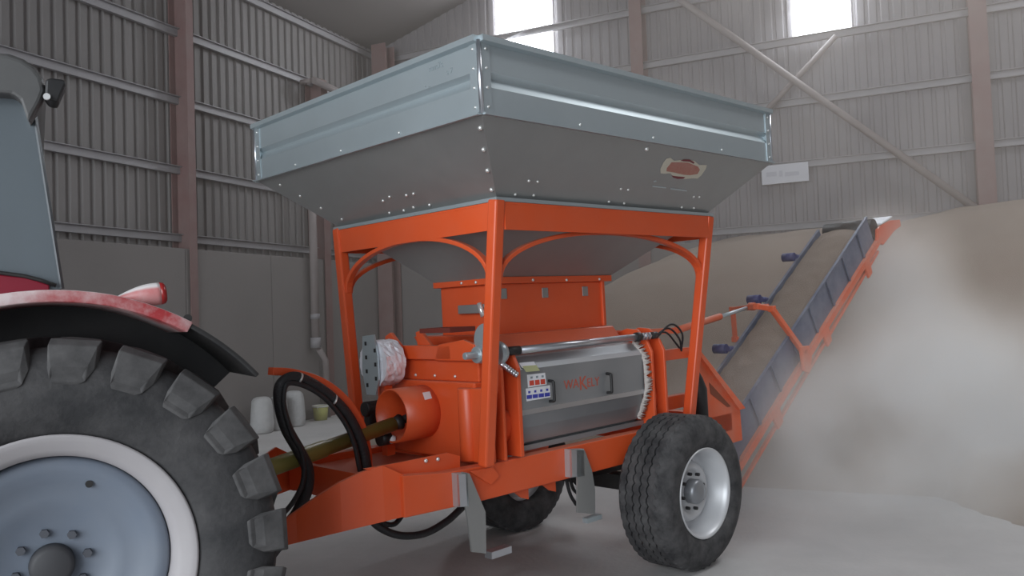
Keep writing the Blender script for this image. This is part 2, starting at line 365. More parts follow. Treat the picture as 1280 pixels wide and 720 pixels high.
# ---- hopper
HX0, HX1, HY0, HY1 = -2.055, .905, -.145, 2.245
ZB, ZT = 2.862, 3.245
FX0, FX1, FY0, FY1, FZ = -1.63, .57, .225, 1.875, 2.475
cz0 = 2.50
top = [(HX0, HY0, ZB), (HX1, HY0, ZB), (HX1, HY1, ZB), (HX0, HY1, ZB)]
bot = [(FX0+.01, FY0+.01, cz0), (FX1-.01, FY0+.01, cz0), (FX1-.01, FY1-.01, cz0), (FX0+.01, FY1-.01, cz0)]
low0 = [(-1.56, .30, 2.44), (.50, .30, 2.44), (.50, 1.80, 2.44), (-1.56, 1.80, 2.44)]
BXA, BXB, BYA, BYB, BZT = -1.20, .0, .74, 1.36, 2.07
low1 = [(BXA, BYA, BZT), (BXB, BYA, BZT), (BXB, BYB, BZT), (BXA, BYB, BZT)]
def ringshell(m, a, b, t):
    ca = sum((Vector(p) for p in a), Vector())/4
    ia = [Vector(p)+((ca-Vector(p)).normalized()*t) for p in a]; cb = sum((Vector(p) for p in b), Vector())/4
    ib = [Vector(p)+((cb-Vector(p)).normalized()*t) for p in b]
    for i in range(4):
        j = (i+1) % 4; v = [a[i], a[j], b[j], b[i], ia[i], ia[j], ib[j], ib[i]]
        m.add(v, [(0, 1, 2, 3), (7, 6, 5, 4), (0, 4, 5, 1), (3, 2, 6, 7), (0, 3, 7, 4), (1, 5, 6, 2)])
hop = MB(); ringshell(hop, top, bot, .02)
hopper = hop.build('hopper_cone', GALVD, mc)
m = MB(); ringshell(m, low0, low1, .02); m.build('lower_hopper_cone', GALVD, mc)
m = MB(); ringshell(m, bot, low0, .02); m.build('hopper_neck', GALVD, mc)
# upper band: four folded panels with a pressed groove
def band_panel(p, q, outward, name):
    p, q, n = Vector(p), Vector(q), Vector(outward)
    sec = [(0, ZB), (0, 3.005), (-.028, 3.05), (-.028, 3.06), (0, 3.085), (0, 3.225), (.035, 3.232), (.035, 3.262), (-.012, 3.262), (-.012, 3.10), (-.045, 3.07), (-.045, 3.035), (-.015, 2.99), (-.015, ZB)]
    m = MB(); a = [Vector((p.x, p.y, 0))+n*d+Vector((0, 0, z)) for d, z in sec]
    m.prism(a, q-p)
    m.prism([Vector((p.x, p.y, 0))+n*d+Vector((0, 0, z)) for d, z in ((-.01, ZB+.012), (.03, ZB+.002), (.03, ZB-.008), (-.01, ZB-.004))], q-p)
    return m.build(name, GALV, mc)
bp = [band_panel((HX0, HY0, 0), (HX1, HY0, 0), (0, -1, 0), 'hopper_side_panel'),
      band_panel((HX0, HY1, 0), (HX1, HY1, 0), (0, 1, 0), 'hopper_side_panel'),
      band_panel((HX0, HY0, 0), (HX0, HY1, 0), (-1, 0, 0), 'hopper_end_panel'),
      band_panel((HX1, HY0, 0), (HX1, HY1, 0), (1, 0, 0), 'hopper_end_panel')]
for (x, y, sx, sy) in ((HX0, HY0, 1, 1), (HX1, HY0, -1, 1), (HX0, HY1, 1, -1), (HX1, HY1, -1, -1)):
    m = MB(); m.box((x-sx*.006, y-sy*.006, ZB-.005), (x+sx*.07, y-sy*.001, 3.235)); m.box((x-sx*.006, y-sy*.006, ZB-.005), (x-sx*.001, y+sy*.07, 3.235))
    m.build('corner_angle', GALV, mc)
    m = MB(); t = .012
    m.cyl((x, y, ZB), (x, y, 3.24), .013, 8); m.build('corner_bead', STEEL, mc)
# bolts: one mesh, many copies
bb = MB(); bb.lathe([(.0005, .010), (.006, .009), (.010, .005), (.011, 0)], (0, 0, 0), (0, 0, 1), 8)
bolt0 = bb.build('bolt', ZINC, hopper); first = True
def bolt(p, n, s=1.0, parent=hopper):
    global first
    o = bolt0 if first else bolt0.copy()
    if not first: C.objects.link(o)
    first = False
    o.parent = parent; q = Vector(n).to_track_quat('Z', 'Y'); o.matrix_local = Matrix.Translation(Vector(p)) @ q.to_matrix().to_4x4() @ Matrix.Scale(s, 4)
def fplane(a, b, c):
    a, b, c = Vector(a), Vector(b), Vector(c); n = (b-a).cross(c-a).normalized()
    ctr = Vector((-.55, 1.05, 2.9)); 
    if n.dot(ctr-a) > 0: n = -n
    return a, n
pL = fplane(top[0], top[3], bot[0]); pN = fplane(top[0], top[1], bot[0])
for (x, y) in ((487, 246), (479, 251), (517, 242), (508, 244), (487, 266), (505, 263), (517, 259), (537, 256)):
    bolt(M.plane(x, y, *pL), pL[1])
for (x, y) in ((602, 160), (606, 187), (611, 213), (616, 237)): bolt(M.plane(x-1.5, y, *pL), pL[1], 1.25)
for (x, y) in ((348, 231), (373, 245), (399, 260), (425, 274)): bolt(M.plane(x+2.5, y, *pL), pL[1], 1.0)
for (x, y) in ((661, 226), (672, 227), (644, 243), (667, 244), (776, 236), (785, 237), (761, 252), (780, 254), (867, 246), (874, 246), (852, 259), (867, 260)):
    bolt(M.plane(x, y, *pN), pN[1], .9)
bolt(M.plane(808, 186, *pN), pN[1], 1.5)
for z in (2.90, 3.0, 3.1, 3.2):
    for (x, y, n) in ((HX0+.04, HY0-.006, (0, -1, 0)), (HX0-.006, HY0+.04, (-1, 0, 0)), (HX0-.006, HY1-.04, (-1, 0, 0)), (HX1-.04, HY0-.006, (0, -1, 0))): bolt((x, y, z), n, .75)
for y in (.55, 1.15, 1.7): bolt((HX0-.002, y, ZB+.03), (-1, 0, 0), .8)
for x in (-1.3, -.6, .2): bolt((x, HY0-.002, ZB+.03), (0, -1, 0), .8)
# decal on the near cone face: cream ribbon with a red oval
def ondecal(pts, off): return [M.plane(x, y, Vector(pN[0])+Vector(pN[1])*off, pN[1]) for x, y in pts]
nn = Vector(pN[1])*.001
def zz(u, v): return (800+u*100/1029, 180+v*70/720)
m = MB(); m.prism(ondecal([zz(*p) for p in ((340, 190), (390, 175), (440, 215), (560, 200), (700, 215), (760, 270), (860, 270), (845, 320), (790, 400), (740, 445), (680, 440), (560, 450), (420, 410), (390, 375), (310, 380), (265, 375), (262, 320), (300, 240))], .002), nn); m.build('ribbon_decal', CREAM, hopper)
m = MB(); m.prism(ondecal([zz(*p) for p in ((405, 235), (520, 235), (620, 240), (745, 290), (770, 330), (740, 385), (640, 400), (560, 395), (430, 365), (340, 350), (345, 310))], .0035), nn); m.build('decal_red_field', mat('faded_red_field', (.42, .16, .12), .5, dust=.5, dustcol=(.45, .3, .25), dustscale=25), hopper)
m = MB(); m.prism(ondecal([zz(*p) for p in ((520, 215), (560, 200), (640, 200), (700, 235), (690, 255), (635, 228), (560, 222))], .0036), nn); m.build('decal_arc', mat('dark_red_ink', (.2, .03, .04), .5), hopper); m = MB()
m.prism(ondecal([zz(*p) for p in ((405, 405), (470, 415), (580, 425), (560, 445), (480, 448), (425, 430))], .0036), nn); m.build('decal_arc', bpy.data.materials['dark_red_ink'], hopper)
m = MB(); m.prism(ondecal([zz(*p) for p in ((160, 535), (335, 555), (335, 570), (160, 552))], .002), nn); m.prism(ondecal([zz(*p) for p in ((390, 565), (600, 595), (605, 610), (390, 582))], .002), nn); m.prism(ondecal([zz(*p) for p in ((170, 478), (205, 468), (215, 482), (180, 492))], .002), nn); m.build('decal_strip', GALV, hopper)
# faint marker scribbles on the end panel
def scrib(px, body, size):
    o = M.P(px[0], px[1], 0, HX0-.002)
    text('marker_writing', body, size, INK, bp[2], o, (0, -1, 0), (0, 0, 1), .0005)
scrib((536, 90), 'mm7s', .05)
scrib((531, 111), '- ..', .05)
scrib((558, 94), 's 7', .045)

# ---- support frame
def leg(tp, bt, name='frame_leg'):
    m = MB(); m.bar(tp, bt, .075, .075, (1, 0, 0))
    return m.build(name, ORANGE, mc, bevel=.012)
leg((FX0, FY0, FZ+.02), (-1.655, .40, .955)); leg((FX1, FY0, FZ+.01), (.43, .40, .955))
leg((FX0, FY1, FZ+.02), (-1.655, 1.70, .955)); leg((FX1, FY1, FZ+.01), (.43, 1.70, .955))
def abeam(a, b, n):                                     # angle beam: deep web, top flange
    a, b, n = Vector(a), Vector(b), Vector(n); m = MB(); m.bar(a-Vector((0, 0, .08)), b-Vector((0, 0, .08)), .012, .15); m.bar(a-n*.035+Vector((0, 0, .0)), b-n*.035, .085, .012); m.bar(a-n*.035-Vector((0, 0, .012)), b-n*.035-Vector((0, 0, .012)), .07, .01)
    return m.build('frame_beam', ORANGE, mc)
abeam((FX0+.035, FY0-.02, FZ), (FX1-.035, FY0-.02, FZ), (0, -1, 0)); abeam((FX0+.035, FY1+.02, FZ), (FX1-.035, FY1+.02, FZ), (0, 1, 0))
abeam((FX0-.02, FY0+.035, FZ), (FX0-.02, FY1-.035, FZ), (-1, 0, 0)); abeam((FX1+.02, FY0+.035, FZ), (FX1+.02, FY1-.035, FZ), (1, 0, 0))
# galvanised seating strip between frame and cone
m = MB()
m.box((FX0-.03, FY0-.03, FZ+.008), (FX1+.03, FY0+.02, FZ+.03)); m.box((FX0-.03, FY1-.02, FZ+.008), (FX1+.03, FY1+.03, FZ+.03)); m.box((FX0-.03, FY0+.02, FZ+.008), (FX0+.02, FY1-.02, FZ+.03)); m.box((FX1-.02, FY0+.02, FZ+.008), (FX1+.03, FY1-.02, FZ+.03))
m.build('seating_strip', GALV, mc)
def arch(p, q, ztop, h, n):                            # arched flat bar between two legs
    p, q, n = Vector(p), Vector(q), Vector(n); m = MB(); pts = []
    L_ = (q-p); K = 28
    for i in range(K+1):
        a = PI*i/K; x = .5-.5*math.cos(a); z = math.sin(a)**.9
        pts.append(p + L_*x + Vector((0, 0, h*z)))
    v = []
    for i, c in enumerate(pts):
        d = (pts[min(i+1, K)]-pts[max(i-1, 0)]).normalized(); u = n.cross(d).normalized()
        for a, b in ((-1, -1), (1, -1), (1, 1), (-1, 1)): v.append(c+n*a*.025+u*b*.014)
    m.add(v, [(i*4+k, i*4+(k+1) % 4, (i+1)*4+(k+1) % 4, (i+1)*4+k) for i in range(K) for k in range(4)]+[(3, 2, 1, 0), (K*4, K*4+1, K*4+2, K*4+3)])
    return m.build('frame_arch', ORANGE, mc, bevel=.006)
def legx(z, side):                                     # y of the splayed leg at height z
    t = (FZ-z)/(FZ-.955); y = FY0+(.40-FY0)*t; return y if side < 0 else 2*YC-y
za = 2.03
arch((FX0+.03, legx(za, -1), za), (FX1-.06, legx(za, -1), za), 0, .305, (0, 1, 0)); arch((FX0+.03, legx(za, 1), za), (FX1-.06, legx(za, 1), za), 0, .305, (0, 1, 0))
arch((FX0, legx(za, -1)+.03, za), (FX0, legx(za, 1)-.03, za), 0, .305, (1, 0, 0)); arch((FX1-.04, legx(za, -1)+.03, za), (FX1-.04, legx(za, 1)-.03, za), 0, .305, (1, 0, 0))

# ---- chassis
def cbeam(y, s):
    m = MB()
    m.prism([(-2.24, y, .775), (-1.68, y, .755), (-.35, y, .745), (.55, y, .735), (.55, y, .93), (-.35, y, .945), (-1.62, y, .955), (-1.95, y, .965), (-2.24, y, 1.00)], (0, s*.09, 0))
    return m.build('chassis_beam', ORANGE, mc, bevel=.006)
cbeam(.42, 1); cbeam(1.68, -1)
# drawbar side plates, arched along the top, converging to the hitch
def dplate(s):
    ymap = (lambda y: y) if s > 0 else (lambda y: 2*YC-y)
    top_ = [M.P(504, 577, 1, .44), M.P(478, 582, 1, .47), M.P(453, 590, 1, .52), M.P(425, 603, 1, .58), M.P(398, 620, 1, .66), M.P(370, 640, 1, .74), M.P(345, 658, 1, .80)]
    ys_ = [.44, .47, .52, .58, .66, .74, .80]; m = MB(); v = []
    for k, (p, yy) in enumerate(zip(top_, ys_)):
        pb = M.P(505-(505-337)*k/6, 646+(687-646)*k/6, 1, yy)
        x = p.x; zb = pb.z
        for dy in (0, .02):
            v += [(x, ymap(yy+dy), p.z if k else 1.0), (x, ymap(yy+dy), min(zb, p.z-.06))]
    x = -3.25; v += [(x, ymap(.93), .80), (x, ymap(.93), .66), (x, ymap(.95), .80), (x, ymap(.95), .66)]
    fs = []
    for k in range(7):
        o = 4*k; p = o+4
        fs += [(o, o+1, p+1, p), (o+2, p+2, p+3, o+3), (o, p, p+2, o+2), (o+1, o+3, p+3, p+1)]
    fs += [(0, 2, 3, 1), (28, 29, 31, 30)]
    m.add(v, fs); return m.build('drawbar_plate', ORANGE, mc)
dplate(1); dplate(-1)
m = MB(); m.box((-3.45, .93, .66), (-3.2, 1.17, .80)); m.lathe([(.04, -.03), (.09, -.03), (.09, .03), (.04, .03)], (-3.5, YC, .73), (0, 0, 1), 24, closed=True); m.build('hitch_eye', ORANGE, mc)
MB().box((-2.26, .50, .79), (-2.22, 1.60, .97)).build('cross_member', ORANGE, mc)
m = MB(); 
for lo_, hi_ in (((-1.9, .50, .82), (-1.82, 1.60, .895)), ((.45, .50, .76), (.55, 1.60, .9)), ((-1.2, .51, .80), (-1.1, 1.59, .88))): MB().box(lo_, hi_).build('cross_member', ORANGE, mc)
for (x, y) in ((532, 576), (547, 574)): bolt(M.P(x, y, 1, .499), (0, -1, 0), 1.2, mc)
# gusset behind the leg foot, bracket tabs below the beam
m = MB(); m.prism([(-1.78, .415, .945), (-1.60, .415, .94), (-1.55, .415, .88), (-1.62, .415, .84)], (0, -.012, 0)); m.build('foot_gusset', ORANGE, mc)
for x in (-1.30, -1.05): m = MB(); m.prism([(x-.08, .48, .75), (x+.06, .48, .75), (x+.06, .48, .67), (x, .48, .69)], (0, .012, 0)); m.build('beam_tab', ORANGE, mc)
# axle
m = MB(); m.bar((0, .36, .53), (0, 1.74, .53), .11, .11); m.build('axle', BLACK, mc)
for y in (.47, 1.63): m = MB(); m.prism([(-.16, y-.02, .745), (.16, y-.02, .745), (.08, y-.02, .47), (-.08, y-.02, .47)], (0, .04, 0)); m.build('axle_hanger', ORANGE, mc)
m = MB(); m.bar((-.45, .8, .66), (.25, .8, .64), .1, .08); m.bar((-.45, 1.2, .66), (.25, 1.2, .64), .1, .08); m.build('spring_beam', BLACK, mc)
for a in range(3):
    m = MB(); x = -.75+.14*a; m.tube(smooth_path([(x, .62+.1*a, .76), (x+.02, .6+.1*a, .60), (x+.1, .62+.1*a, .50+.03*a)]), .012, 8); m.build('brake_hose', HOSE, mc)

m = MB(); m.box((-2.22, .51, .90), (-1.50, 1.59, .915)); m.build('deck_plate', ORANGE, mc)
m = MB(); m.prism([M.P(x_, y_, 1, .50) for x_, y_ in ((455, 586), (500, 578), (560, 566), (575, 570), (575, 596), (500, 600))], (0, .012, 0)); bpl = m.build('bracket_plate', ORANGE, mc)
# ---- parking stand blades
def stand(x, name='stand_blade'):
    b = MB(); poly = [(x-.13, .36, .955), (x-.02, .36, .955), (x+.10, .36, .72), (x+.13, .36, .64), (x+.13, .36, .46), (x+.0, .36, .49), (x-.02, .36, .70)]
    b.prism(poly, (0, .012, 0)); o = b.build('stand_blade', GALVD, mc)
    s_ = MB(); s_.box((x-.15, .39, .77), (x-.085, .42, .96)); s_.box((x-.15, .345, .77), (x-.135, .42, .96)); s_.build('clamp_strip', STEEL, o)
    return o
def stand1():
    P_ = lambda x, y: M.P(x, y, 1, .375)
    b = MB(); b.prism([P_(*p) for p in ((578, 590), (587, 592), (597, 616), (607, 640), (608, 692), (590, 690), (585, 650), (580, 622))], (0, .012, 0)); o = b.build('stand_blade', GALVD, mc)
    MB().prism([P_(*p) for p in ((571, 593), (580, 592), (582, 632), (573, 633))], (0, -.015, 0)).build('clamp_strip', STEEL, o)
    MB().prism([P_(*p) for p in ((571, 592), (584, 591), (586, 633), (573, 634))], (0, .045, 0)).build('clamp_plate', GALV, o)
    q = P_(611, 691); s_ = MB(); s_.box((q.x-.01, .34, q.z-.03), (q.x+.15, .40, q.z+.01)); s_.build('foot_pad', STEEL, o)
def stand2():
    P_ = lambda x, y: M.P(x, y, 1, .375)
    b = MB(); b.prism([P_(*p) for p in ((718, 562), (731, 563), (740, 588), (744, 612), (744, 643), (722, 641), (722, 600))], (0, .012, 0)); o = b.build('stand_blade', GALVD, mc)
    MB().prism([P_(*p) for p in ((712, 562), (719, 562), (719, 595), (713, 596))], (0, -.015, 0)).build('clamp_strip', STEEL, o)
    MB().prism([P_(*p) for p in ((712, 562), (730, 561), (731, 595), (713, 597))], (0, .045, 0)).build('clamp_plate', GALV, o)
    q = P_(746, 643); s_ = MB(); s_.box((q.x-.12, .35, q.z-.03), (q.x+.02, .395, q.z)); s_.build('foot_pad', GALV, o)
stand1(); stand2()

# ---- road wheels
def road_wheel(y0, s):
    """y0 outer face, s=+1 when the wheel goes inwards along +y"""
    R_ = .53; c = (0, y0, .53); ax = (0, s, 0)
    prof = [(.304, .03), (.310, .006), (.36, -.012), (.43, -.012), (.485, .01), (.515, .045)]
    rib = []; h = .055
    for k in range(5):
        rib += [(.528, h), (.530, h+.044), (.512, h+.047), (.512, h+.058)]; h += .058
    rib = rib[:-2]; prof += rib + [(.513, h+.0), (.485, h+.03), (.43, h+.05), (.36, h+.05), (.30, h+.03), (.285, h+.01)]
    n6, nr = 6, len(rib)
    def wob(i, k): return (.007 if k % 3 else -.006) if n6 <= i < n6+nr else 0
    t = MB().lathe(prof, c, ax, 144, closed=True, wob=wob, smooth=False); 
    for i in range(len(t.sm)): t.sm[i] = (i//144) < 5 or (i//144) > n6+nr
    ty = t.build('tyre', RUBBER, mc)
    w = MB(); w.lathe([(.306, .012), (.309, .0), (.300, -.002), (.288, .015), (.272, .04), (.268, .16), (.25, .19), (.225, .195), (.20, .12), (.165, .10), (.15, .12), (.10, .125), (.0005, .125), (.0005, .16), (.20, .20), (.26, .24), (.285, .30), (.285, .04)], c, ax, 72, cap=False)
    rim = w.build('rim', WHEELG, mc)
    h_ = MB(); h_.lathe([(.085, .14), (.085, .07), (.07, .05), (.035, .045), (.0005, .045)], c, ax, 28); h_.build('hub', mat('hub_steel', (.3, .31, .33), .4, metal=.6), rim)
    for k in range(8):
        a = 2*PI*k/8+.2; p = Vector(c)+Vector((math.cos(a)*.125, s*.125, math.sin(a)*.125)); q = p-Vector((0, s*.03, 0))
        MB().tube([p, q], .012, 6, False).build('wheel_nut', BLACK, rim)
    return ty
road_wheel(0.0, 1); road_wheel(2.1, -1)

# ---- crimping body
m = MB(); m.box((-1.34, .62, .95), (.02, 1.50, 1.56)); m.build('mill_body', ORANGE, mc, bevel=.01)
m = MB(); m.box((-1.34, .56, 1.56), (-.16, 1.52, 1.60)); m.prism([(-1.30, .56, 1.60), (-.12, .56, 1.60), (-.12, .64, 1.70), (-1.30, .64, 1.70)], (0, .86, 0)); m.build('body_lid', ORANGE, mc, bevel=.01)
# feed box under the hopper
fb = MB(); fb.box((BXA+.04, BYA+.02, 1.69), (BXB-.08, BYB-.02, 2.03)); fb.box((BXA+.0, BYA-.015, 2.03), (BXB+.0, BYB+.015, 2.075)); fb.box((BXB-.10, BYA, 1.70), (BXB-.07, BYA+.03, 2.05))
fbo = fb.build('feed_box', ORANGE, mc, bevel=.005)
for (x, y) in ((629, 367), (681, 366), (731, 364)):
    p = M.P(x, y, 1, BYA+.018); MB().box((p.x-.03, BYA+.012, p.z-.035), (p.x+.03, BYA+.018, p.z+.035)).build('sight_window', GALVD, fbo, bevel=.004)
for (x, y) in ((577, 354), (595, 353)):
    bolt(M.P(x, y, 0, BXA-.001), (-1, 0, 0), 1, fbo)
for (x, y) in ((666, 350), (708, 350), (749, 349)): bolt(M.P(x, y, 1, BYA-.016), (0, -1, 0), 1, fbo)
# level lever on the feed box end
a = M.P(577, 387, 0, BXA+.035); m = MB(); m.box((BXA+.0, a.y-.27, a.z-.03), (BXA+.04, a.y, a.z+.03)); lv = m.build('slide_gate', GALVD, fbo, bevel=.004)
p = M.P(599, 379, 0, BXA-.02); q = M.P(604, 396, 0, BXA-.02); MB().cyl(p, q, .017, 12).build('gate_handle', ZINC, lv)
# end plates of the roller chamber
def endplate(x0, x1, ztop):
    m = MB(); poly = []
    for (y, z) in ((.40, .96), (.40, 1.50), (.44, 1.58), (.52, ztop), (.62, ztop+.01), (.74, ztop-.03), (.80, 1.55), (1.30, 1.55), (1.36, ztop-.03), (1.5, ztop), (1.64, 1.58), (1.68, 1.50), (1.68, .96)): poly.append((x0, y, z))
    m.prism(poly, (x1-x0, 0, 0)); return m.build('end_plate', ORANGE, mc, bevel=.005)
endplate(-1.500, -1.478, 1.66); endplate(-1.365, -1.335, 1.63); endplate(.005, .03, 1.66); endplate(.155, .18, 1.66)
m = MB(); m.box((-1.478, .52, .955), (-1.365, 1.6, 1.55)); m.box((.03, .52, .95), (.155, 1.6, 1.60)); m.build('bearing_housing', ORANGE, mc)
m = MB()
m.lathe([(.10, 0), (.10, -.03), (.05, -.05), (.0005, -.05)], (-1.42, .52, 1.15), (0, 1, 0), 24); m.lathe([(.10, 0), (.10, -.03), (.05, -.05), (.0005, -.05)], (.093, .52, 1.15), (0, 1, 0), 24); m.build('bearing_cap', ORANGE, mc)
# folded guard over the rollers
GX0, GX1 = -1.330, -.075
sec = [(.56, 1.585), (.505, 1.565), (.445, 1.515), (.42, 1.485), (.42, 1.235), (.455, 1.12), (.50, 1.02), (.56, .985), (.57, .995), (.51, 1.03), (.465, 1.125), (.432, 1.24), (.432, 1.48), (.455, 1.505), (.512, 1.553), (.56, 1.573)]
m = MB(); m.prism([(GX0, y, z) for y, z in sec], (GX1-GX0, 0, 0)); guard = m.build('roller_guard', GUARD, mc)
m = MB(); m.prism([(GX0-.002, y, z) for y, z in ((.418, 1.236), (.418, 1.205), (.43, 1.205), (.43, 1.236))], (GX1-GX0, 0, 0)); m.build('guard_hem', STEEL, guard)
m = MB(); m.box((GX0, .50, .968), (.0, .56, 1.0)); m.build('chamber_sill', GUARD, mc)
for (x, y) in ((691, 489), (763, 479)):
    p = M.P(x, y, 1, .39); m = MB(); q0 = Vector((p.x, .42, p.z+.065)); m.tube(smooth_path([q0, q0+Vector((0, -.035, -.004)), q0+Vector((0, -.04, -.02)), q0+Vector((0, -.04, -.11)), q0+Vector((0, -.035, -.126)), q0+Vector((0, 0, -.13))], 4), .010, 10); m.build('guard_handle', BLACK, guard)
# brush seal, ragged and pale with dust, at the guard's rear end
m = MB(); R_ = random.Random(3); path = smooth_path([(0, .50, 1.57), (0, .44, 1.50), (0, .412, 1.44), (0, .408, 1.30), (0, .412, 1.22), (0, .45, 1.12), (0, .49, 1.03)], 9)
for i, p in enumerate(path):
    for k in range(3):
        a = Vector((GX1-.01, p.y-.004, p.z+R_.uniform(-.012, .012))); b = a+Vector((R_.uniform(.03, .085), R_.uniform(-.012, .004), R_.uniform(-.02, .02))); m.tube([a, b], [.007, .002], 5)
m.build('brush_seal', mat('dusty_bristle', (.55, .5, .47), .9), guard)
# stickers
def quad(name, pts, off, mt, par): 
    m = MB(); v = [Vector(p) for p in pts]; n = (v[1]-v[0]).cross(v[2]-v[0]).normalized(); n = n if n.y < 0 else -n
    m.prism([p+n*off for p in v], n*.0008); return m.build(name, mt, par)
GP = lambda x, y: M.P(x, y, 1, .42)
def zg(u, v): return (640+u*170/1280, 440+v*90/678)
st = quad('warning_sticker', [GP(*zg(*p)) for p in ((140, 215), (310, 195), (325, 305), (150, 335))], .0005, WHITE, guard)
for k in range(3):
    quad('sticker_symbol', [GP(*zg(162+k*52+a, b-6*k)) for a, b in ((0, 270), (42, 265), (45, 312), (2, 317))], .0016, LRED, st)
    quad('sticker_symbol', [GP(*zg(172+k*52+a, b-6*k)) for a, b in ((0, 232), (20, 230), (20, 250), (0, 252))], .0016, INK, st)
st = quad('warning_sticker', [GP(*zg(*p)) for p in ((128, 345), (355, 312), (362, 425), (135, 465))], .0014, WHITE, guard)
for k in range(4):
    quad('sticker_symbol', [GP(*zg(135+k*56+a, b-7.5*k)) for a, b in ((0, 408), (50, 402), (50, 438), (2, 444))], .0026, LBLUE, st)
    quad('sticker_symbol', [GP(*zg(150+k*56+a, b-7.5*k)) for a, b in ((0, 368), (20, 366), (20, 388), (0, 390))], .0026, LBLUE, st)
tp0, tp1 = Vector((0, .445, 1.515)), Vector((0, .42, 1.485)); tq = Vector((0, .505, 1.565)); tn_ = (Vector((1, 0, 0)).cross(tq-tp0)).normalized(); tn_ = tn_ if tn_.y < 0 else -tn_
GQ = lambda x, y: M.plane(x, y, tp0, tn_)
st = quad('warning_sticker', [GQ(*zg(*p)) for p in ((65, 105), (205, 92), (235, 140), (95, 152))], .001, WHITE, guard)
quad('sticker_symbol', [GQ(*zg(*p)) for p in ((95, 135), (228, 125), (262, 178), (132, 190))], .0012, LGREEN, guard)
def gt(body, u, v, size):
    text('maker_lettering', body, size, DECRED, guard, GP(*zg(u, v))+Vector((0, -.0015, 0)), (1, 0, 0), (0, 0, 1), .0006)
gt('WA', 490, 355, .085); gt('K', 632, 360, .13); gt('ELY', 705, 330, .082)
# lid bar above the guard and its fittings
a, b = Vector((-1.30, .44, 1.605)), Vector((-.12, .44, 1.612))
MB().cyl(a, b, .024, 20).build('lid_bar', STEEL, mc)
m = MB(); m.cyl(a-Vector((.11, 0, 0)), a, .028, 16); m.cyl(b, b+Vector((.04, 0, 0)), .034, 16); m.cyl(b+Vector((.17, 0, 0)), b+Vector((.25, 0, 0)), .026, 16); m.build('bar_bush', BLACK, mc)
m = MB(); m.cyl(b+Vector((.04, 0, 0)), b+Vector((.17, 0, 0)), .018, 16); 
for k in (.06, .10, .14): m.cyl(b+Vector((k, 0, 0)), b+Vector((k+.018, 0, 0)), .03, 6)
m.build('adjuster_screw', STEEL, mc)
# adjuster linkage near the front leg
h = Vector((-1.50, .47, 1.60))
m = MB(); m.lathe([(.10, -.012), (.10, .012)], M.P(608, 425, 0, -1.575), (1, 0, 0), 28); m.build('cam_disc', GALV, mc, bevel=.004)
m = MB(); m.lathe([(.07, -.03), (.075, 0), (.06, .03), (.03, .04)], h+Vector((.03, -.03, 0)), (1, 0, 0), 24); m.lathe([(.05, -.03), (.055, .03)], h+Vector((-.10, .0, .0)), (1, 0, 0), 20); m.cyl(h+Vector((-.22, .0, .0)), h+Vector((.2, -.02, .0)), .022, 16); m.build('adjuster_hub', GALV, mc, bevel=.004)
m = MB(); q = h+Vector((.02, -.05, -.06)); e = M.P(645, 468, 1, .38); m.tube([q, e], [.02, .012], 12)
for t in (.4, .55, .7, .85, 1): m.cyl(q.lerp(e, t)-(e-q).normalized()*.008, q.lerp(e, t)+(e-q).normalized()*.008, .019, 10)
m.build('hinge_rod', STEEL, mc)
m = MB(); a = M.P(565, 438, 0, -1.56); b = M.P(603, 438, 0, -1.56)
m.cyl(a, b, .026, 16); m.cyl(a, a.lerp(b, .3), .04, 8); m.cyl(a.lerp(b, .45), a.lerp(b, .7), .035, 8); m.build('adjuster_bolt', GALV, mc)
# front end: arms, dusty ledge, gearbox housing and shaft guard tube
m = MB(); m.box((-1.60, .53, .955), (-1.50, 1.46, 1.43)); m.build('front_housing', ORANGE, mc, bevel=.012)
m = MB(); m.box((-1.62, .42, .955), (-1.55, .62, 1.40)); m.cyl((-1.60, .60, .96), (-1.60, .60, 1.40), .06, 24); m.build('front_post', ORANGE, mc, bevel=.01)
m = MB(); m.box((-1.56, .53, 1.43), (-1.50, 1.50, 1.565)); m.build('front_panel', ORANGE, mc, bevel=.008)
for y in (.75, .95, 1.15, 1.35): bolt((-1.561, y, 1.46), (-1, 0, 0), 1, mc)
m = MB(); m.box((-1.60, .74, 1.565), (-1.55, 1.38, 1.655)); 
m.prism([(-1.60, 1.38, 1.56), (-1.60, 1.38, 1.72), (-1.60, 1.32, 1.745), (-1.60, 1.22, 1.66), (-1.60, 1.2, 1.56)], (-.03, 0, 0)); m.prism([(-1.55, 1.12, 1.56), (-1.55, 1.15, 1.74), (-1.55, 1.10, 1.75), (-1.55, .98, 1.64), (-1.55, .98, 1.56)], (.03, 0, 0))
m.prism([(-1.6, .50, 1.56), (-1.6, .52, 1.66), (-1.6, .62, 1.69), (-1.6, .86, 1.66), (-1.6, .9, 1.56)], (.03, 0, 0)); m.build('adjuster_arm', ORANGE, mc, bevel=.006)
m = MB(); m.cyl((-1.66, 1.28, 1.60), (-1.54, 1.28, 1.60), .035, 18); m.build('pivot_pin', GALV, mc)
MB().box((-1.63, .70, 1.735), (-1.42, 1.0, 1.765)).build('top_plate', mat('dark_red_oxide', (.16, .03, .02), .6), mc)
tb = MB(); tb.lathe([(.168, -1.86), (.168, -1.52), (.158, -1.52), (.158, -1.86)], (0, YC-.02, 1.235), (1, 0, 0), 56, closed=True); tube_o = tb.build('shaft_guard_tube', ORANGE, mc)
def ontube(x, y):
    # first meeting of the sight line with the tube surface
    d = M.R.transposed() @ ray(x, y); o = M.loc(CAM); A = d.y**2+d.z**2; cy_, cz_ = o.y-(YC-.02), o.z-1.235; B = cy_*d.y+cz_*d.z; Cc = cy_**2+cz_**2-.169**2
    t = (-B-math.sqrt(max(B*B-A*Cc, 0)))/A; return o+d*t
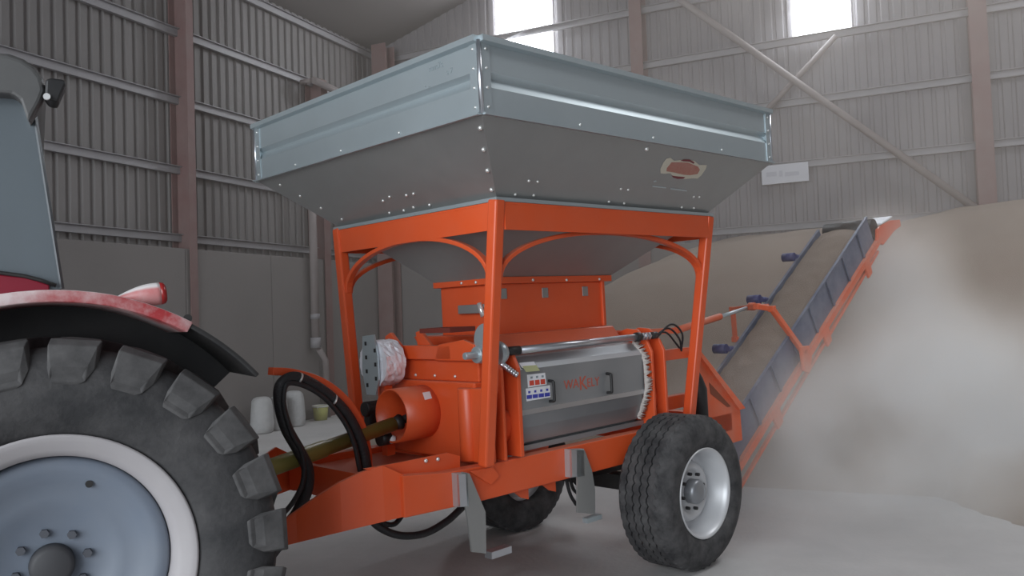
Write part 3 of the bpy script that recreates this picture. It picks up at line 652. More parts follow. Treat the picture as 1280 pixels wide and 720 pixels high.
pp = [ontube(*p) for p in ((528, 491), (537, 489.5), (540, 498), (531, 500))]; m = MB(); n_ = Vector((0, pp[0].y-(YC-.02), pp[0].z-1.235)).normalized(); m.prism(pp, n_*.002); m.build('tube_sticker', WHITE, tube_o)
m = MB(); m.cyl((-1.52, YC-.02, 1.235), (-1.66, YC-.02, 1.235), .04, 20); m.build('input_shaft', STEEL, mc)
m = MB(); a = M.P(455, 512, 1, 1.35); m.cyl(a, a+Vector((.16, 0, 0)), .05, 16); m.box((a.x+.02, a.y-.04, a.z-.12), (a.x+.1, a.y+.04, a.z+.04)); m.build('gearbox', BLACK, mc, bevel=.01)
m = MB(); a = M.P(474, 549, 1, 1.10); m.cyl(a, a+Vector((.07, 0, 0)), .045, 16); mm = m.build('coupling', BLACK, mc); b = a+Vector((.075, -.03, -.01)); MB().lathe([(.022, -.02), (.028, 0), (.022, .02)], b, (1, -.5, -.2), 16).build('coupling_cap', WHITE, mm)
# slotted disc and foil-wrapped canister
pc = M.P(461, 455, 1, 1.30); 
m = MB(); m.prism([pc+Vector(v) for v in ((0, .06, .18), (0, -.07, .19), (0, -.10, .05), (0, -.10, -.10), (0, -.06, -.2), (0, .04, -.2), (0, .08, -.05))], (.012, 0, 0)); sd = m.build('slotted_bracket', GALV, mc)
for k in range(7): MB().box((pc.x-.003, pc.y-.085+(.0 if k % 2 else .1), pc.z-.15+.045*k), (pc.x-.0005, pc.y-.065+(.0 if k % 2 else .1), pc.z-.125+.045*k)).build('slot', BLACK, sd)
m = MB(); R_ = random.Random(5); c0 = pc+Vector((.02, -.02, -.0)); n = 40; v = []
for i in range(9):
    for k in range(n):
        a = 2*PI*k/n; r_ = .150*(1+.06*noise.noise(Vector((math.cos(a)*5, math.sin(a)*5, i*.5)))+.03*R_.uniform(-1, 1)); v.append(c0+Vector((.019*i, math.cos(a)*r_, math.sin(a)*r_)))
m.add(v, [(i*n+k, i*n+(k+1) % n, (i+1)*n+(k+1) % n, (i+1)*n+k) for i in range(8) for k in range(n)]+[tuple(range(n))[::-1], tuple(range(8*n, 9*n))]); fo = m.build('foil_wrapped_canister', FOIL, mc); tag(fo, 'canister wrapped in crumpled silver foil')
m = MB(); m.box((c0.x+.06, c0.y-.03, .95), (c0.x+.12, c0.y+.03, c0.z-.14)); m.build('canister_post', ORANGE, mc)
# hose holder bow and hoses
hp = [M.P(x, y, 1, 1.05) for x, y in ((338, 464), (365, 466), (400, 477), (428, 498), (448, 527), (457, 560), (459, 590))]
sp_ = smooth_path(hp, 6); m = MB(); v = []
for i, c_ in enumerate(sp_):
    d = (sp_[min(i+1, len(sp_)-1)]-sp_[max(i-1, 0)]).normalized(); u = Vector((0, 1, 0)).cross(d).normalized()
    for a, b in ((-1, -1), (1, -1), (1, 1), (-1, 1)): v.append(c_+Vector((0, 1, 0))*a*.03+u*b*.022)
K = len(sp_)-1
m.add(v, [(i*4+k, i*4+(k+1) % 4, (i+1)*4+(k+1) % 4, (i+1)*4+k) for i in range(K) for k in range(4)]+[(3, 2, 1, 0), (K*4, K*4+1, K*4+2, K*4+3)]); hb = m.build('hose_bow', ORANGE, mc, bevel=.004)
hs = MB(); hs.tube(smooth_path([M.P(x, y, 1, .985) for x, y in ((458, 586), (452, 556), (437, 524), (415, 498), (388, 479), (366, 472), (351, 482), (350, 505), (358, 535), (373, 562), (384, 585), (384, 610), (372, 640), (356, 660))], 8), .034, 12); hs.build('hydraulic_hose', HOSE, mc)
hs = MB(); hs.tube(smooth_path([M.P(x, y, 1, .95) for x, y in ((450, 590), (443, 556), (430, 527), (408, 500), (384, 484), (362, 479), (355, 490), (356, 515), (366, 545), (378, 568), (379, 600), (368, 625), (352, 645))], 8), .014, 12); hs.build('hydraulic_hose', HOSE, mc)
for (x, y) in ((374, 473), (417, 500)):
    p = M.P(x, y, 1, .975); MB().lathe([(.034, -.004), (.034, .004)], p, (1, 0, -.5), 20).build('hose_tie', ZINC, hb)
m = MB(); m.tube(smooth_path([M.P(x, y, 1, .75) for x, y in ((463, 640), (470, 656), (498, 669), (530, 667), (558, 652), (578, 634))], 8), .022, 12); m.build('hydraulic_hose', HOSE, mc)
m = MB(); m.tube(smooth_path([M.P(x, y, 1, 1.0) for x, y in ((468, 640), (478, 653), (493, 655), (506, 640))], 8), .016, 12); m.build('hydraulic_hose', HOSE, mc)

# ---- rear frame and conveyor
def rplate(y, mt=ORDUST):
    P_ = [M.P(x_, y_, 1, .5) for x_, y_ in ((868, 440), (874, 446), (925, 511), (928, 550), (908, 556), (882, 530), (880, 500), (870, 460))]
    m = MB(); a = [Vector((p.x, y, p.z)) for p in P_]; m.prism(a, (0, .02, 0)); o = m.build('rear_plate', mt, mc)
    e = MB(); b = [Vector((p.x, y-.03, p.z)) for p in [M.P(x_, y_, 1, .5) for x_, y_ in ((868, 440), (873, 440), (928, 510), (921, 512))]]; e.prism(b, (0, .05, 0)); e.build('plate_flange', mt, o)
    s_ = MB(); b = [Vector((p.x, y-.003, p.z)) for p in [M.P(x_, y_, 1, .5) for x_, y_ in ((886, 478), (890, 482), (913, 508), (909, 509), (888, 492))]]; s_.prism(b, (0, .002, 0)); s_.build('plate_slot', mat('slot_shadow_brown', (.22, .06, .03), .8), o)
    return o
rplate(.5); rplate(1.58)
m = MB(); m.box((.18, .55, 1.40), (.75, .62, 1.48)); m.box((.18, .55, 1.02), (.75, .62, 1.12)); m.box((.18, 1.5, 1.40), (.75, 1.57, 1.48)); m.box((.18, 1.5, .98), (.9, 1.57, 1.1)); m.box((.55, .5, .76), (1.2, .58, .9)); m.box((.55, 1.54, .76), (1.2, 1.62, .9)); m.box((1.1, .5, .76), (1.2, 1.6, .9)); m.build('rear_bracket', ORANGE, mc)
m = MB(); a = M.P(875, 510, 1, .44); m.tube([(a.x, .44, .85), (a.x, .44, 1.16), (a.x-.02, .44, 1.24), (a.x-.05, .46, 1.36)], [.062, .062, .045, .02], 24); m.build('hydraulic_reservoir', BLACK, mc)
for k in range(3): 
    m = MB(); m.tube(smooth_path([(.2, .5+.03*k, 1.58), (.38, .48+.03*k, 1.68-.03*k), (.55, .5+.03*k, 1.60-.04*k), (.6, .55, 1.46)]), .008, 8); m.build('control_cable', HOSE, mc)
CY0, CY1 = .75, 1.33
SLP = .62; cz = lambda x: .50+SLP*(x-1.86)
ca = math.atan(SLP); dv = Vector((math.cos(ca), 0, math.sin(ca))); uv = Vector((-math.sin(ca), 0, math.cos(ca)))
p0 = Vector((1.25, 0, cz(1.25))); p1 = Vector((5.02, 0, cz(5.02)))
def cl(t, y, h): return p0.lerp(p1, t)+Vector((0, y, 0))+uv*h
m = MB()
m.bar(cl(0, CY0-.03, 0), cl(1, CY0-.03, 0), .045, .07, uv); conv = m.build('conveyor_rail', ORDUST, mc)
MB().bar(cl(0, CY1+.03, 0), cl(1, CY1+.03, 0), .045, .07, uv).build('conveyor_rail', ORDUST, mc)
MB().bar(cl(.05, CY0-.02, -.17), cl(.97, CY0-.02, -.10), .03, .03, uv).build('lower_chord', ORDUST, mc)
for y, s in ((CY0-.012, 1), (CY1+.012, -1)):
    lo_, hi_ = (.035, .36) if s > 0 else (.17, .26); m = MB(); m.prism([cl(.02, y, lo_), cl(.97, y, lo_), cl(.97, y, hi_), cl(.02, y, hi_)], (0, .01*s, 0)); sk = m.build('conveyor_skirt', BELTM, mc)
    m = MB()
    for k in range(1, 9): m.bar(cl(k/9, y-s*.012, lo_+.005), cl(k/9, y-s*.012, hi_-.01), .03, .012, (0, 1, 0))
    m.bar(cl(.02, y, hi_), cl(.97, y, hi_), .03, .02, uv); m.build('skirt_rib', BELTM, sk)
m = MB(); m.prism([cl(0, CY0+.0, .02), cl(1, CY0+.0, .02), cl(1, CY0+.0, .035), cl(0, CY0+.0, .035)], (0, CY1-CY0, 0)); m.build('conveyor_belt', BLACK, mc)
# crushed grain carried on the belt
m = MB(); n1, n2 = 70, 10; R_ = random.Random(2)
for i in range(n1+1):
    for j in range(n2+1):
        y = CY0+.02+(CY1-CY0-.04)*j/n2; h_ = .16+.06*math.sin(PI*j/n2)+.08*j/n2-.05*max(0, (i/n1-.94)/.06)+.02*noise.noise(Vector((i*.4, j*.5, 0)))
        m.v.append(tuple(cl(.02+.96*i/n1, y, h_)))
m.f = [(i*(n2+1)+j, (i+1)*(n2+1)+j, (i+1)*(n2+1)+j+1, i*(n2+1)+j+1) for i in range(n1) for j in range(n2)]; m.sm = [True]*len(m.f)
g = m.build('carried_grain', GRAIN, mc); g['kind'] = 'stuff'
# far side blue roller motors and idlers
for (x_, y_) in ((908, 436), (950, 374), (993, 321)):
    q = M.P(x_, y_, 1, CY1+.05); m = MB(); m.cyl(q, q+Vector((0, .14, 0)), .05, 18); m.cyl(q+Vector((0, -.01, 0)), q+Vector((.12, -.01, -.01)), .03, 14); m.build('roller_bearing', BLUE, mc)
for t in (.28, .58, .88):
    q = cl(t, CY0-.055, -.02); m = MB(); m.prism([q+dv*-.09+uv*.05, q+dv*.09+uv*.05, q+dv*.05-uv*.16, q-dv*.07-uv*.16], (0, .03, 0)); m.build('idler_bracket', ORDUST, mc, bevel=.01)
m = MB(); q = cl(1.0, CY0, .14); m.cyl(q, q+Vector((0, CY1-CY0, 0)), .11, 28); m.build('head_roller', BLACK, mc)
m = MB(); q = cl(0, CY0, .06); m.cyl(q, q+Vector((0, CY1-CY0, 0)), .10, 28); m.build('tail_roller', BLACK, mc)
# discharge head
q = cl(1, CY0-.05, 0); m = MB()
m.prism([q+Vector(v) for v in ((-.12, 0, -.04), (.05, 0, -.08), (.42, 0, .10), (.62, 0, .16), (.60, 0, .24), (.30, 0, .22), (.05, 0, .16), (-.10, 0, .10))], (0, .03, 0))
m.prism([Vector((v.x, CY1+.03, v.z)) for v in [q+Vector(v) for v in ((-.12, 0, -.04), (.05, 0, -.08), (.42, 0, .10), (.62, 0, .16), (.60, 0, .24), (.30, 0, .22), (.05, 0, .16), (-.10, 0, .10))]], (0, .03, 0)); hd = m.build('discharge_head', ORANGE, mc, bevel=.006)
m = MB(); m.prism([q+Vector((.02, 0, .16)), q+Vector((.36, 0, .26)), q+Vector((.36, 0, .275)), q+Vector((.02, 0, .175))], (0, .22, 0)); m.build('head_plate', WHITE, hd)
# support hoop over the conveyor and its ram
hpts = [M.P(1004, 440, 1, CY0-.06), M.P(965, 386, 1, CY0+.0), M.P(946, 383, 1, CY0+.15), M.P(916, 387, 1, CY1+.02), M.P(919, 424, 1, CY1+.06)]
m = MB()
for a, b in zip(hpts, hpts[1:]): m.bar(a, b, .05, .05)
for a in hpts: m.box(a-Vector((.03, .03, .03)), a+Vector((.03, .03, .03)))
hoop = m.build('support_hoop', ORDUST, mc, bevel=.008)
q = hpts[0]; m = MB(); m.prism([q+Vector(v) for v in ((-.10, -.03, .06), (.08, -.03, .06), (.13, -.03, -.06), (.06, -.03, -.22), (-.06, -.03, -.18))], (0, .03, 0)); m.build('hoop_plate', ORDUST, mc, bevel=.008)
a = M.P(845, 413, 1, 1.05); b = M.P(940, 383, 1, 1.05); 
MB().cyl(a, a.lerp(b, .55), .032, 18).build('ram_barrel', ORDUST, mc); MB().cyl(a.lerp(b, .55), b, .018, 14).build('ram_rod', GALV, mc); MB().lathe([(.04, -.03), (.04, .03)], b, (0, 1, 0), 18).build('ram_eye', ORDUST, mc)
m = MB(); m.cyl(b, Vector((b.x, CY0+.12, b.z)), .02, 12); m.bar((.17, 1.0, 1.62), a, .05, .05); m.build('ram_mount', ORDUST, mc)

# ================================================================== DRIVE SHAFT
ds = empty('drive_shaft'); A = MO+M.R@Vector((-1.62, YC-.02, 1.235)); q = hitw(250, 619, TO, T.R@Vector((1, 0, 0)))
B = T.o + T.R@Vector((.48, 1.10, .0)); 
# lower end: on the sight line of the visible shaft, at the tractor's rear
d2 = ray(322, 590); base = MO+M.R@Vector((-2.72, 1.06, 0)); nrm = (T.R@Vector((1, 0, 0)))
mid = hitw(326, 589, MO+M.R@Vector((-2.72, 1.05, 0)), M.R@Vector((0, 1, 0)))
Aend = hitw(492, 530, MO+M.R@Vector((0, YC-.02, 0)), M.R@Vector((0, 1, 0)))
B = Aend+(mid-Aend)*1.55
ds.location = mid; tag(ds, 'olive plastic-guarded drive shaft between tractor and orange guard tube', 'drive shaft')
m = MB(); m.tube([Aend-mid, (Aend-mid)*.45, (Aend-mid)*.449, B-mid], [.044, .044, .050, .050], 20); so = m.build('shaft_guard', OLIVE, ds)
m = MB(); d_ = (Aend-mid).normalized(); m.tube([Aend-mid, A-mid], [.026, .026], 16); m.tube([Aend-mid, Aend-mid+d_*.05], [.036, .05], 16); m.build('shaft_yoke', BLACK, ds)

# ================================================================== TRACTOR
tr = empty('tractor', T); tag(tr, 'red farm tractor with big lugged rear tyre and dusty mudguard, cropped at left', 'tractor')
def tractor_wheel(v0, s):
    c = Vector((0, v0, HUBZ)); ax = (0, s, 0); R_ = HUBZ-.002; Wd = .50
    prof = [(.508, .03), (.515, .012), (.53, -.002), (.60, -.026), (.69, -.033), (.76, -.02), (.815, .015), (.838, .05), (.848, Wd/2), (.838, Wd-.05), (.815, Wd-.015), (.76, Wd+.02), (.69, Wd+.035), (.60, Wd+.028), (.53, Wd), (.485, Wd-.03)]
    ty = MB().lathe(prof, c, ax, 96, closed=True).build('tyre', TRACR, tr)
    NL = 22
    for side in (0, 1):
        for k in range(NL):
            a0 = 2*PI*(k+.5*side)/NL + .10
            m = MB(); pts = []
            # stations from the sidewall shoulder to the tyre centre line: (angle shift, axial, inner r, outer r, half width)
            stn = [(-.03, -.028, .700, .712, .045), (-.022, -.037, .715, .77, .062), (-.01, -.024, .76, R_-.03, .084), (.005, .008, .78, R_-.006, .088), (.04, .06, .80, R_, .055), (.11, .14, .815, R_, .036), (.20, Wd/2+.01, .82, R_, .034)]
            for (da, h, ri, ro, hw_) in stn:
                hh = h if side == 0 else Wd-h
                for r_, w_ in ((ri, hw_*.95), (ri, -hw_*.95), (ro, -hw_), (ro, hw_)):
                    a = a0+da+w_/r_; pts.append(c+Vector((math.sin(a)*r_, s*hh, math.cos(a)*r_)))
            n = len(stn)
            m.add(pts, [(i*4+q_, i*4+(q_+1) % 4, (i+1)*4+(q_+1) % 4, (i+1)*4+q_) for i in range(n-1) for q_ in range(4)]+[(0, 1, 2, 3), ((n-1)*4+3, (n-1)*4+2, (n-1)*4+1, (n-1)*4)])
            if s > 0: m.build('tread_lug', LUGR, tr, bevel=.006)
            else:
                lug_far.v += []; lug_far.add(m.v, m.f)
    w = MB(); w.lathe([(.512, .02), (.515, .0), (.505, -.002), (.485, .008), (.455, .02), (.43, .04), (.422, .10), (.422, .30), (.48, .44), (.495, .44), (.47, .10), (.485, .05)], c, ax, 96, closed=True); rim = w.build('rim', RIMG, tr)
    w = MB(); w.lathe([(.421, .125), (.418, .10), (.405, .088), (.36, .092), (.32, .12), (.26, .135), (.215, .142), (.19, .16), (.09, .165), (.0005, .165), (.0005, .185), (.40, .16)], c, ax, 96, cap=False); dc = w.build('wheel_disc', DISCG, tr)
    m = MB(); m.lathe([(.08, .166), (.078, .12), (.06, .11), (.0005, .11)], c, ax, 32); m.build('hub', mat('hub_dark', (.05, .05, .055), .6), dc)
    for k in range(8):
        a = 2*PI*k/8+.2; p = c+Vector((math.cos(a)*.125, s*.165, math.sin(a)*.125)); MB().tube([p, p-Vector((0, s*.025, 0))], .017, 6, False).build('wheel_nut', mat('nut_grey', (.08, .085, .1), .6) if k == 0 else bpy.data.materials['nut_grey'], dc)
    p = c+Vector((.13, s*.105, .30)); m = MB(); m.tube([p+Vector((0, s*.02, 0)), p-Vector((0, s*.004, 0))], .014, 14); m.build('disc_hole', BLACK, dc)
    return ty
lug_far = MB()
tractor_wheel(0.0, 1)
def far_wheel():
    v0, s = 2.2, -1; c = Vector((0, v0, HUBZ)); ax = (0, s, 0)
    prof = [(.485, .03), (.53, -.005), (.69, -.035), (.805, .015), (.835, .25), (.805, .485), (.69, .535), (.53, .5), (.485, .47)]
    MB().lathe(prof, c, ax, 64, closed=True).build('tyre', TRACR, tr)
    m = MB()
    for side in (0, 1):
        for k in range(22):
            a0 = 2*PI*(k+.5*side)/22; pts = []
            for (da, h, ri, ro, hw_) in [(-.012, -.03, .74, .79, .06), (.0, -.005, .78, HUBZ-.014, .06), (.03, .05, .80, HUBZ-.002, .05), (.20, .26, .82, HUBZ-.002, .034)]:
                hh = h if side == 0 else .5-h
                for r_, w_ in ((ri, hw_), (ri, -hw_), (ro, -hw_), (ro, hw_)):
                    a = a0+da+w_/r_; pts.append(c+Vector((math.sin(a)*r_, s*hh, math.cos(a)*r_)))
            m.add(pts, [(i*4+q_, i*4+(q_+1) % 4, (i+1)*4+(q_+1) % 4, (i+1)*4+q_) for i in range(3) for q_ in range(4)]+[(0, 1, 2, 3), (15, 14, 13, 12)])
    o = m.build('tread', LUGR, tr)
    MB().lathe([(.50, .01), (.512, -.004), (.47, .05), (.42, .10), (.30, .14), (.0005, .16), (.0005, .2), (.42, .3), (.49, .45)], c, ax, 64, cap=False).build('rim', RIMG, tr)
far_wheel()
# mudguard: red shell, black rubber extension, black inner wall
def fsweep(angs, rad, v0, v1, th, name, mt, lip=0):
    m = MB(); v = []
    for a in angs:
        r_ = rad(a)
        for (vv, dr) in ((v0, 0), (v1, 0), (v1, -th), (v0, -th)):
            rr = r_+dr; v.append((math.sin(a)*rr, vv, HUBZ+math.cos(a)*rr))
    K = len(angs)-1
    m.add(v, [(i*4+k, i*4+(k+1) % 4, (i+1)*4+(k+1) % 4, (i+1)*4+k) for i in range(K) for k in range(4)]+[(3, 2, 1, 0), (K*4, K*4+1, K*4+2, K*4+3)], True)
    return m.build(name, mt, tr, bevel=.004)
radf = lambda a: 1.055 - .02*max(0, a-.2)*1.5 if a > 0 else 1.055+.01*a
A_ = lambda a, b, n=30: [a+(b-a)*i/n for i in range(n+1)]
fsweep(A_(-1.3, .50), lambda a: radf(a), -.05, .52, .045, 'mudguard', RED)
fsweep(A_(.50, .83, 14), lambda a: radf(a)-.006, -.04, .52, .02, 'mudguard_extension', BLACK)
m = MB(); ang = A_(-1.2, .83, 30); poly = [(math.sin(a)*(radf(a)-.02), .50, HUBZ+math.cos(a)*(radf(a)-.02)) for a in ang]+[(math.sin(a)*.42, .50, HUBZ+math.cos(a)*.42) for a in ang[::-1]]
K = len(ang); v = poly+[(p[0], .53, p[2]) for p in poly]; N_ = len(poly)
fs = []
for i in range(K-1): fs += [(i, i+1, N_-2-i, N_-1-i), (N_+i, N_+N_-1-i, N_+N_-2-i, N_+i+1)]
for i in range(N_): fs.append((i, (i+1) % N_, N_+(i+1) % N_, N_+i))
m.add(v, fs); m.build('mudguard_inner_wall', BLACK, tr)
p = T.P(228, 398, 1, -.03); MB().lathe([(.016, -.01), (.016, .01)], p+Vector((.02, 0, .0)), (0, 1, 0), 16).build('mudguard_bolt', BLACK, tr)
# position lamp on the mudguard
a = T.P(145, 374, 1, .0); b = T.P(208, 376, 1, .0)
a = T.P(142, 374, 1, .06); b = T.P(200, 367, 1, .06); K = 12; m = MB()
m.tube([a.lerp(b, k/K) for k in range(K+1)], [.004+.042*math.sin(min(1, (k/K)*1.15)*PI/2) for k in range(K+1)], 20)
lamp = m.build('rear_lamp', LAMPR, tr)
d_ = (b-a).normalized(); m = MB(); m.tube([b, b+d_*.016, b+d_*.022], [.046, .043, .034], 20); m.build('lamp_lens', mat('red_lens', (.28, .015, .015), .25), lamp)
# cab: side glass, pillars, roof, body
def slab(pts, off, name, mt, par=tr, bevel=0): m = MB(); m.prism(pts, off); return m.build(name, mt, par, bevel)
g0, g1 = T.P(76, 352, 1, .36), T.P(38, 125, 1, .42)
xr0, xr1, zg0, zg1 = g0.x, g1.x, g0.z-.03, g1.z+.02
cabL = -1.45
def side(v, s):
    m = MB(); pts = [(xr0, v, zg0), (xr1, v+s*.06, zg1), (cabL+.25, v+s*.06, zg1), (cabL, v, zg0)]
    m.prism(pts, (0, s*.012, 0)); return m.build('side_glass', GLASS, tr)
side(.36, 1); side(1.84, -1)
m = MB(); m.prism([(xr0, .372, zg0), (xr0, 1.828, zg0), (xr1, 1.768, zg1), (xr1, .432, zg1)], (-.012, 0, 0)); m.build('rear_glass', GLASS, tr)
m = MB()
for v, s in ((.36, 1), (1.84, -1)):
    for pa, pb, w_ in (((xr0+.0, v+s*.01, zg0), (xr1+.0, v+s*.07, zg1), .02), ((cabL, v, zg0), (cabL+.25, v+s*.06, zg1), .06), ((-.75, v+s*.02, zg0), (-.65, v+s*.08, zg1), .06)):
        MB().bar(pa, pb, w_, w_).build('cab_pillar', PILLAR, tr)
# interior seat glimpsed through the glass
m = MB(); m.box((-.55, .85, 1.55), (-.12, 1.35, 1.70)); m.box((-.22, .87, 1.68), (-.1, 1.33, 2.35)); m.build('cab_seat', mat('seat_cloth', (.07, .08, .09), .9), tr, bevel=.05)
r0 = T.P(75, 112, 1, .36)
# rounded roof: profile lofted across the cab's width
rp = [T.P(x_, y_, 1, .38) for x_, y_ in ((0, 66), (12, 67), (30, 74), (45, 86), (54, 100), (58, 117), (52, 132), (38, 157), (28, 128), (18, 121), (0, 120))]
pr = [(cabL-.1, rp[0].z-.1), (cabL+.25, rp[0].z)]+[(p.x, p.z) for p in rp[0:10]]+[(rp[10].x-.1, rp[10].z), (cabL-.1, rp[10].z)]
m = MB(); v = []; VS = [(.33, .80), (.36, .93), (.42, 1.0), (1.1, 1.04), (1.78, 1.0), (1.84, .93), (1.87, .80)]
cxm = -.7; czm = sum(z for _, z in pr)/len(pr)
for vv, sc in VS:
    for x, z in pr: v.append((cxm+(x-cxm)*(.985 if sc < .9 else 1), vv, czm+(z-czm)*sc if z > czm else z))
n = len(pr); m.add(v, [(i*n+k, i*n+(k+1) % n, (i+1)*n+(k+1) % n, (i+1)*n+k) for i in range(len(VS)-1) for k in range(n)]+[tuple(range(n))[::-1], tuple(range((len(VS)-1)*n, len(VS)*n))]); m.build('cab_roof', CABGREY, tr, bevel=.012)
# work lamp on the roof corner
w0 = T.P(70, 110, 1, .33); wl = MB(); wl.prism([T.P(x_, y_, 1, .28) for x_, y_ in ((57, 99), (64, 97), (80, 99), (83, 104), (73, 127), (62, 125), (56, 117))], (0, .13, 0)); wo = wl.build('work_lamp', BLACK, tr, bevel=.012)
m = MB(); p = T.P(58.5, 121, 1, .27); m.lathe([(.013, -.01), (.013, .01)], p, (0, 1, 0), 14); m.build('lamp_bulb', LENS, wo)
m = MB(); m.cyl(T.P(60, 112, 1, .36), T.P(40, 112, 1, .48), .015, 10); m.build('lamp_bracket', BLACK, wo)
# bodywork under the glass
m = MB(); m.box((cabL, .54, .95), (-.02, 1.66, zg0)); m.build('cab_base', RED, tr, bevel=.03)
q = T.P(0, 350, 1, .34); m = MB(); m.prism([T.P(x_, y_, 1, .345) for x_, y_ in ((-60, 338), (0, 343), (35, 347), (62, 356), (62, 380), (-60, 380))], (0, .2, 0)); m.build('cab_side_panel', mat('clean_dark_red', (.20, .01, .025), .35), tr, bevel=.006)
m = MB(); m.tube([T.P(x_, y_, 1, .34) for x_, y_ in ((-60, 335), (0, 341), (30, 345), (50, 350), (70, 357))], .008, 8); m.build('glass_seal', BLACK, tr)
m = MB(); m.cyl((0, .2, HUBZ), (0, 2.0, HUBZ), .11, 24); m.box((-.9, .8, .62), (.22, 1.4, 1.12)); m.build('rear_axle', mat('casting_grey', (.06, .06, .065), .6), tr, bevel=.02)
m = MB(); m.box((.2, 1.0, .44), (.46, 1.2, .52)); 
for vv in (.75, 1.45): m.bar((.1, vv, .75), (.85, vv, .52), .04, .07)
m.build('lower_link', BLACK, tr)
# bonnet, front axle and front wheels: outside the frame but part of the tractor
m = MB(); m.prism([(cabL-.02, .78, 1.05), (cabL-.02, .78, 1.85), (cabL-.5, .78, 1.80), (cabL-1.25, .78, 1.6), (cabL-1.4, .78, 1.4), (cabL-1.4, .78, .85), (cabL-.8, .78, .8)], (0, .64, 0)); m.build('bonnet', RED, tr, bevel=.05)
for vv, s in ((.15, 1), (2.05, -1)):
    c = Vector((cabL-1.05, vv, .62)); MB().lathe([(.34, .03), (.38, 0), (.5, -.02), (.58, .02), (.618, .08), (.618, .3), (.58, .36), (.5, .4), (.38, .38), (.34, .35)], c, (0, s, 0), 64, closed=True).build('front_tyre', TRACR, tr)
    MB().lathe([(.345, .03), (.33, .10), (.12, .12), (.0005, .10), (.0005, .2), (.33, .3)], c, (0, s, 0), 48).build('front_rim', RIMG, tr)
m = MB(); m.bar((cabL-1.05, .4, .6), (cabL-1.05, 1.8, .6), .14, .14); m.bar((cabL-1.2, 1.1, .7), (-.8, 1.1, .85), .4, .3); m.build('front_axle', BLACK, tr)

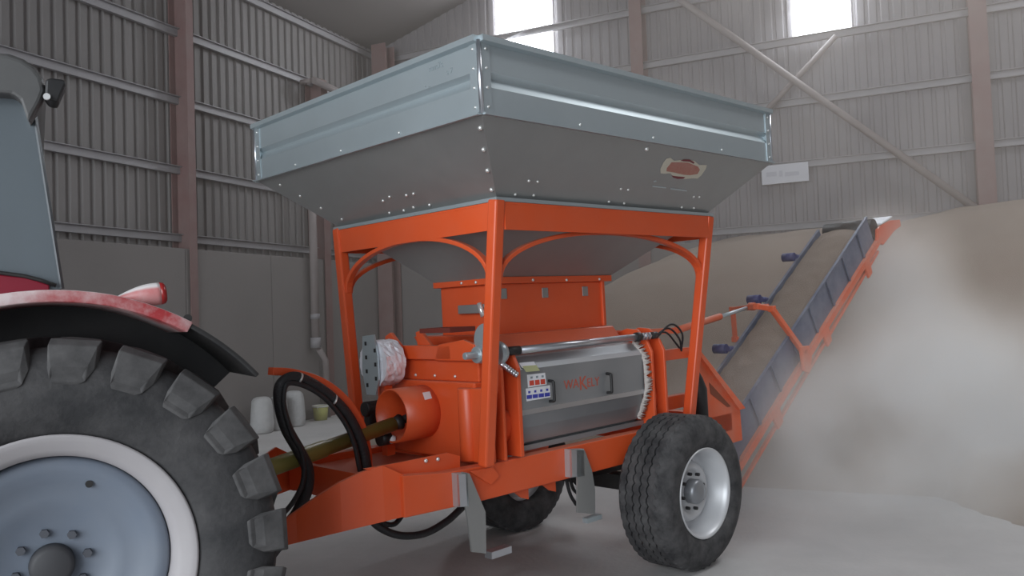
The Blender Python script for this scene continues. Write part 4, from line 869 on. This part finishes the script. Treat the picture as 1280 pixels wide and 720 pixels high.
# ================================================================== DUST in the air
def volume(name, lo, hi, dens, blobs, col, label):
    m = MB(); m.box(lo, hi); vm = bpy.data.materials.new(name); vm.use_nodes = True; nt = vm.node_tree; N = nt.nodes; L = nt.links; N.clear()
    out = N.new('ShaderNodeOutputMaterial'); sc = N.new('ShaderNodeVolumeScatter'); sc.inputs['Color'].default_value = (*col, 1); sc.inputs['Anisotropy'].default_value = .0
    tc = N.new('ShaderNodeTexCoord'); nz = N.new('ShaderNodeTexNoise'); nz.inputs['Scale'].default_value = .75; nz.inputs['Detail'].default_value = 3
    L.new(tc.outputs['Object'], nz.inputs['Vector'])
    total = None
    for (c, r_, d) in blobs:
        mp = N.new('ShaderNodeVectorMath'); mp.operation = 'SUBTRACT'; L.new(tc.outputs['Object'], mp.inputs[0]); mp.inputs[1].default_value = c
        dv_ = N.new('ShaderNodeVectorMath'); dv_.operation = 'DIVIDE'; L.new(mp.outputs[0], dv_.inputs[0]); dv_.inputs[1].default_value = r_
        ln = N.new('ShaderNodeVectorMath'); ln.operation = 'LENGTH'; L.new(dv_.outputs[0], ln.inputs[0])
        mr = N.new('ShaderNodeMapRange'); mr.interpolation_type = 'SMOOTHSTEP'; mr.inputs[1].default_value = 1.0; mr.inputs[2].default_value = 0.1; mr.inputs[3].default_value = 0; mr.inputs[4].default_value = d
        L.new(ln.outputs['Value'], mr.inputs[0])
        if total is None: total = mr.outputs[0]
        else:
            ad = N.new('ShaderNodeMath'); ad.operation = 'ADD'; L.new(total, ad.inputs[0]); L.new(mr.outputs[0], ad.inputs[1]); total = ad.outputs[0]
    mr = N.new('ShaderNodeMapRange'); mr.inputs[1].default_value = .35; mr.inputs[2].default_value = .65; mr.inputs[3].default_value = .15; mr.inputs[4].default_value = 1.8
    L.new(nz.outputs['Fac'], mr.inputs[0]); mu = N.new('ShaderNodeMath'); mu.operation = 'MULTIPLY'; L.new(mr.outputs[0], mu.inputs[0]); L.new(total, mu.inputs[1])
    ad = N.new('ShaderNodeMath'); ad.operation = 'ADD'; L.new(mu.outputs[0], ad.inputs[0]); ad.inputs[1].default_value = dens
    L.new(ad.outputs[0], sc.inputs['Density']); L.new(sc.outputs[0], out.inputs['Volume'])
    o = m.build(name, vm); return tag(o, label, 'dust', kind='stuff')
volume('dust_cloud', (6.4, -8.8, .01), (15.3, 9.6, 7.7), .012,
       [((13.0, -1.0, 4.5), (6.5, 9.5, 7.0), .036),
        ((9.4, -.3, .6), (2.5, 2.2, 1.6), 2.0), ((10.9, .1, 1.9), (1.2, 1.0, 1.5), 1.0), ((8.3, .3, .4), (2.0, 2.8, 1.3), 1.1)],
       (.96, .85, .76), 'pale tan dust billowing around the conveyor outlet and hanging in the shed air')

# ================================================================== LIGHT
w = bpy.data.worlds.new('world'); bpy.context.scene.world = w; w.use_nodes = True
bg = w.node_tree.nodes['Background']; bg.inputs[0].default_value = (.80, .88, 1, 1); bg.inputs[1].default_value = 1.0
def area(name, loc, target, sx, sy, power, col=(1, 1, 1)):
    l = bpy.data.lights.new(name, 'AREA'); l.shape = 'RECTANGLE'; l.size = sx; l.size_y = sy; l.energy = power; l.color = col
    o = bpy.data.objects.new(name, l); C.objects.link(o); o.location = loc; o.rotation_euler = (Vector(target)-Vector(loc)).to_track_quat('-Z', 'Y').to_euler(); return o
area('doorway_daylight', (XS-.3, 3.2, 4.0), (0, 3.2, 3.4), 13, 7, 1650, (.92, .97, 1))
area('roof_light', (9.0, -4.0, 9.3), (8.6, -3, 0), 5, 3, 420, (.97, .98, 1))
area('wall_panel_light', (XW-.05, (W(655, 40, 0, XW).y), 8.0), (8, 5, 0), 1.3, 1.6, 100, (.9, .95, 1))
area('wall_panel_light', (XW-.05, 1.1, 7.6), (8, 0, 0), .9, 1.6, 80, (.9, .95, 1))

sc = bpy.context.scene
sc.view_settings.view_transform = 'Standard'; sc.view_settings.look = 'None'; sc.view_settings.gamma = 1; sc.view_settings.use_curve_mapping = False
sc.view_settings.exposure = 0.0
sc.cycles.volume_bounces = 3
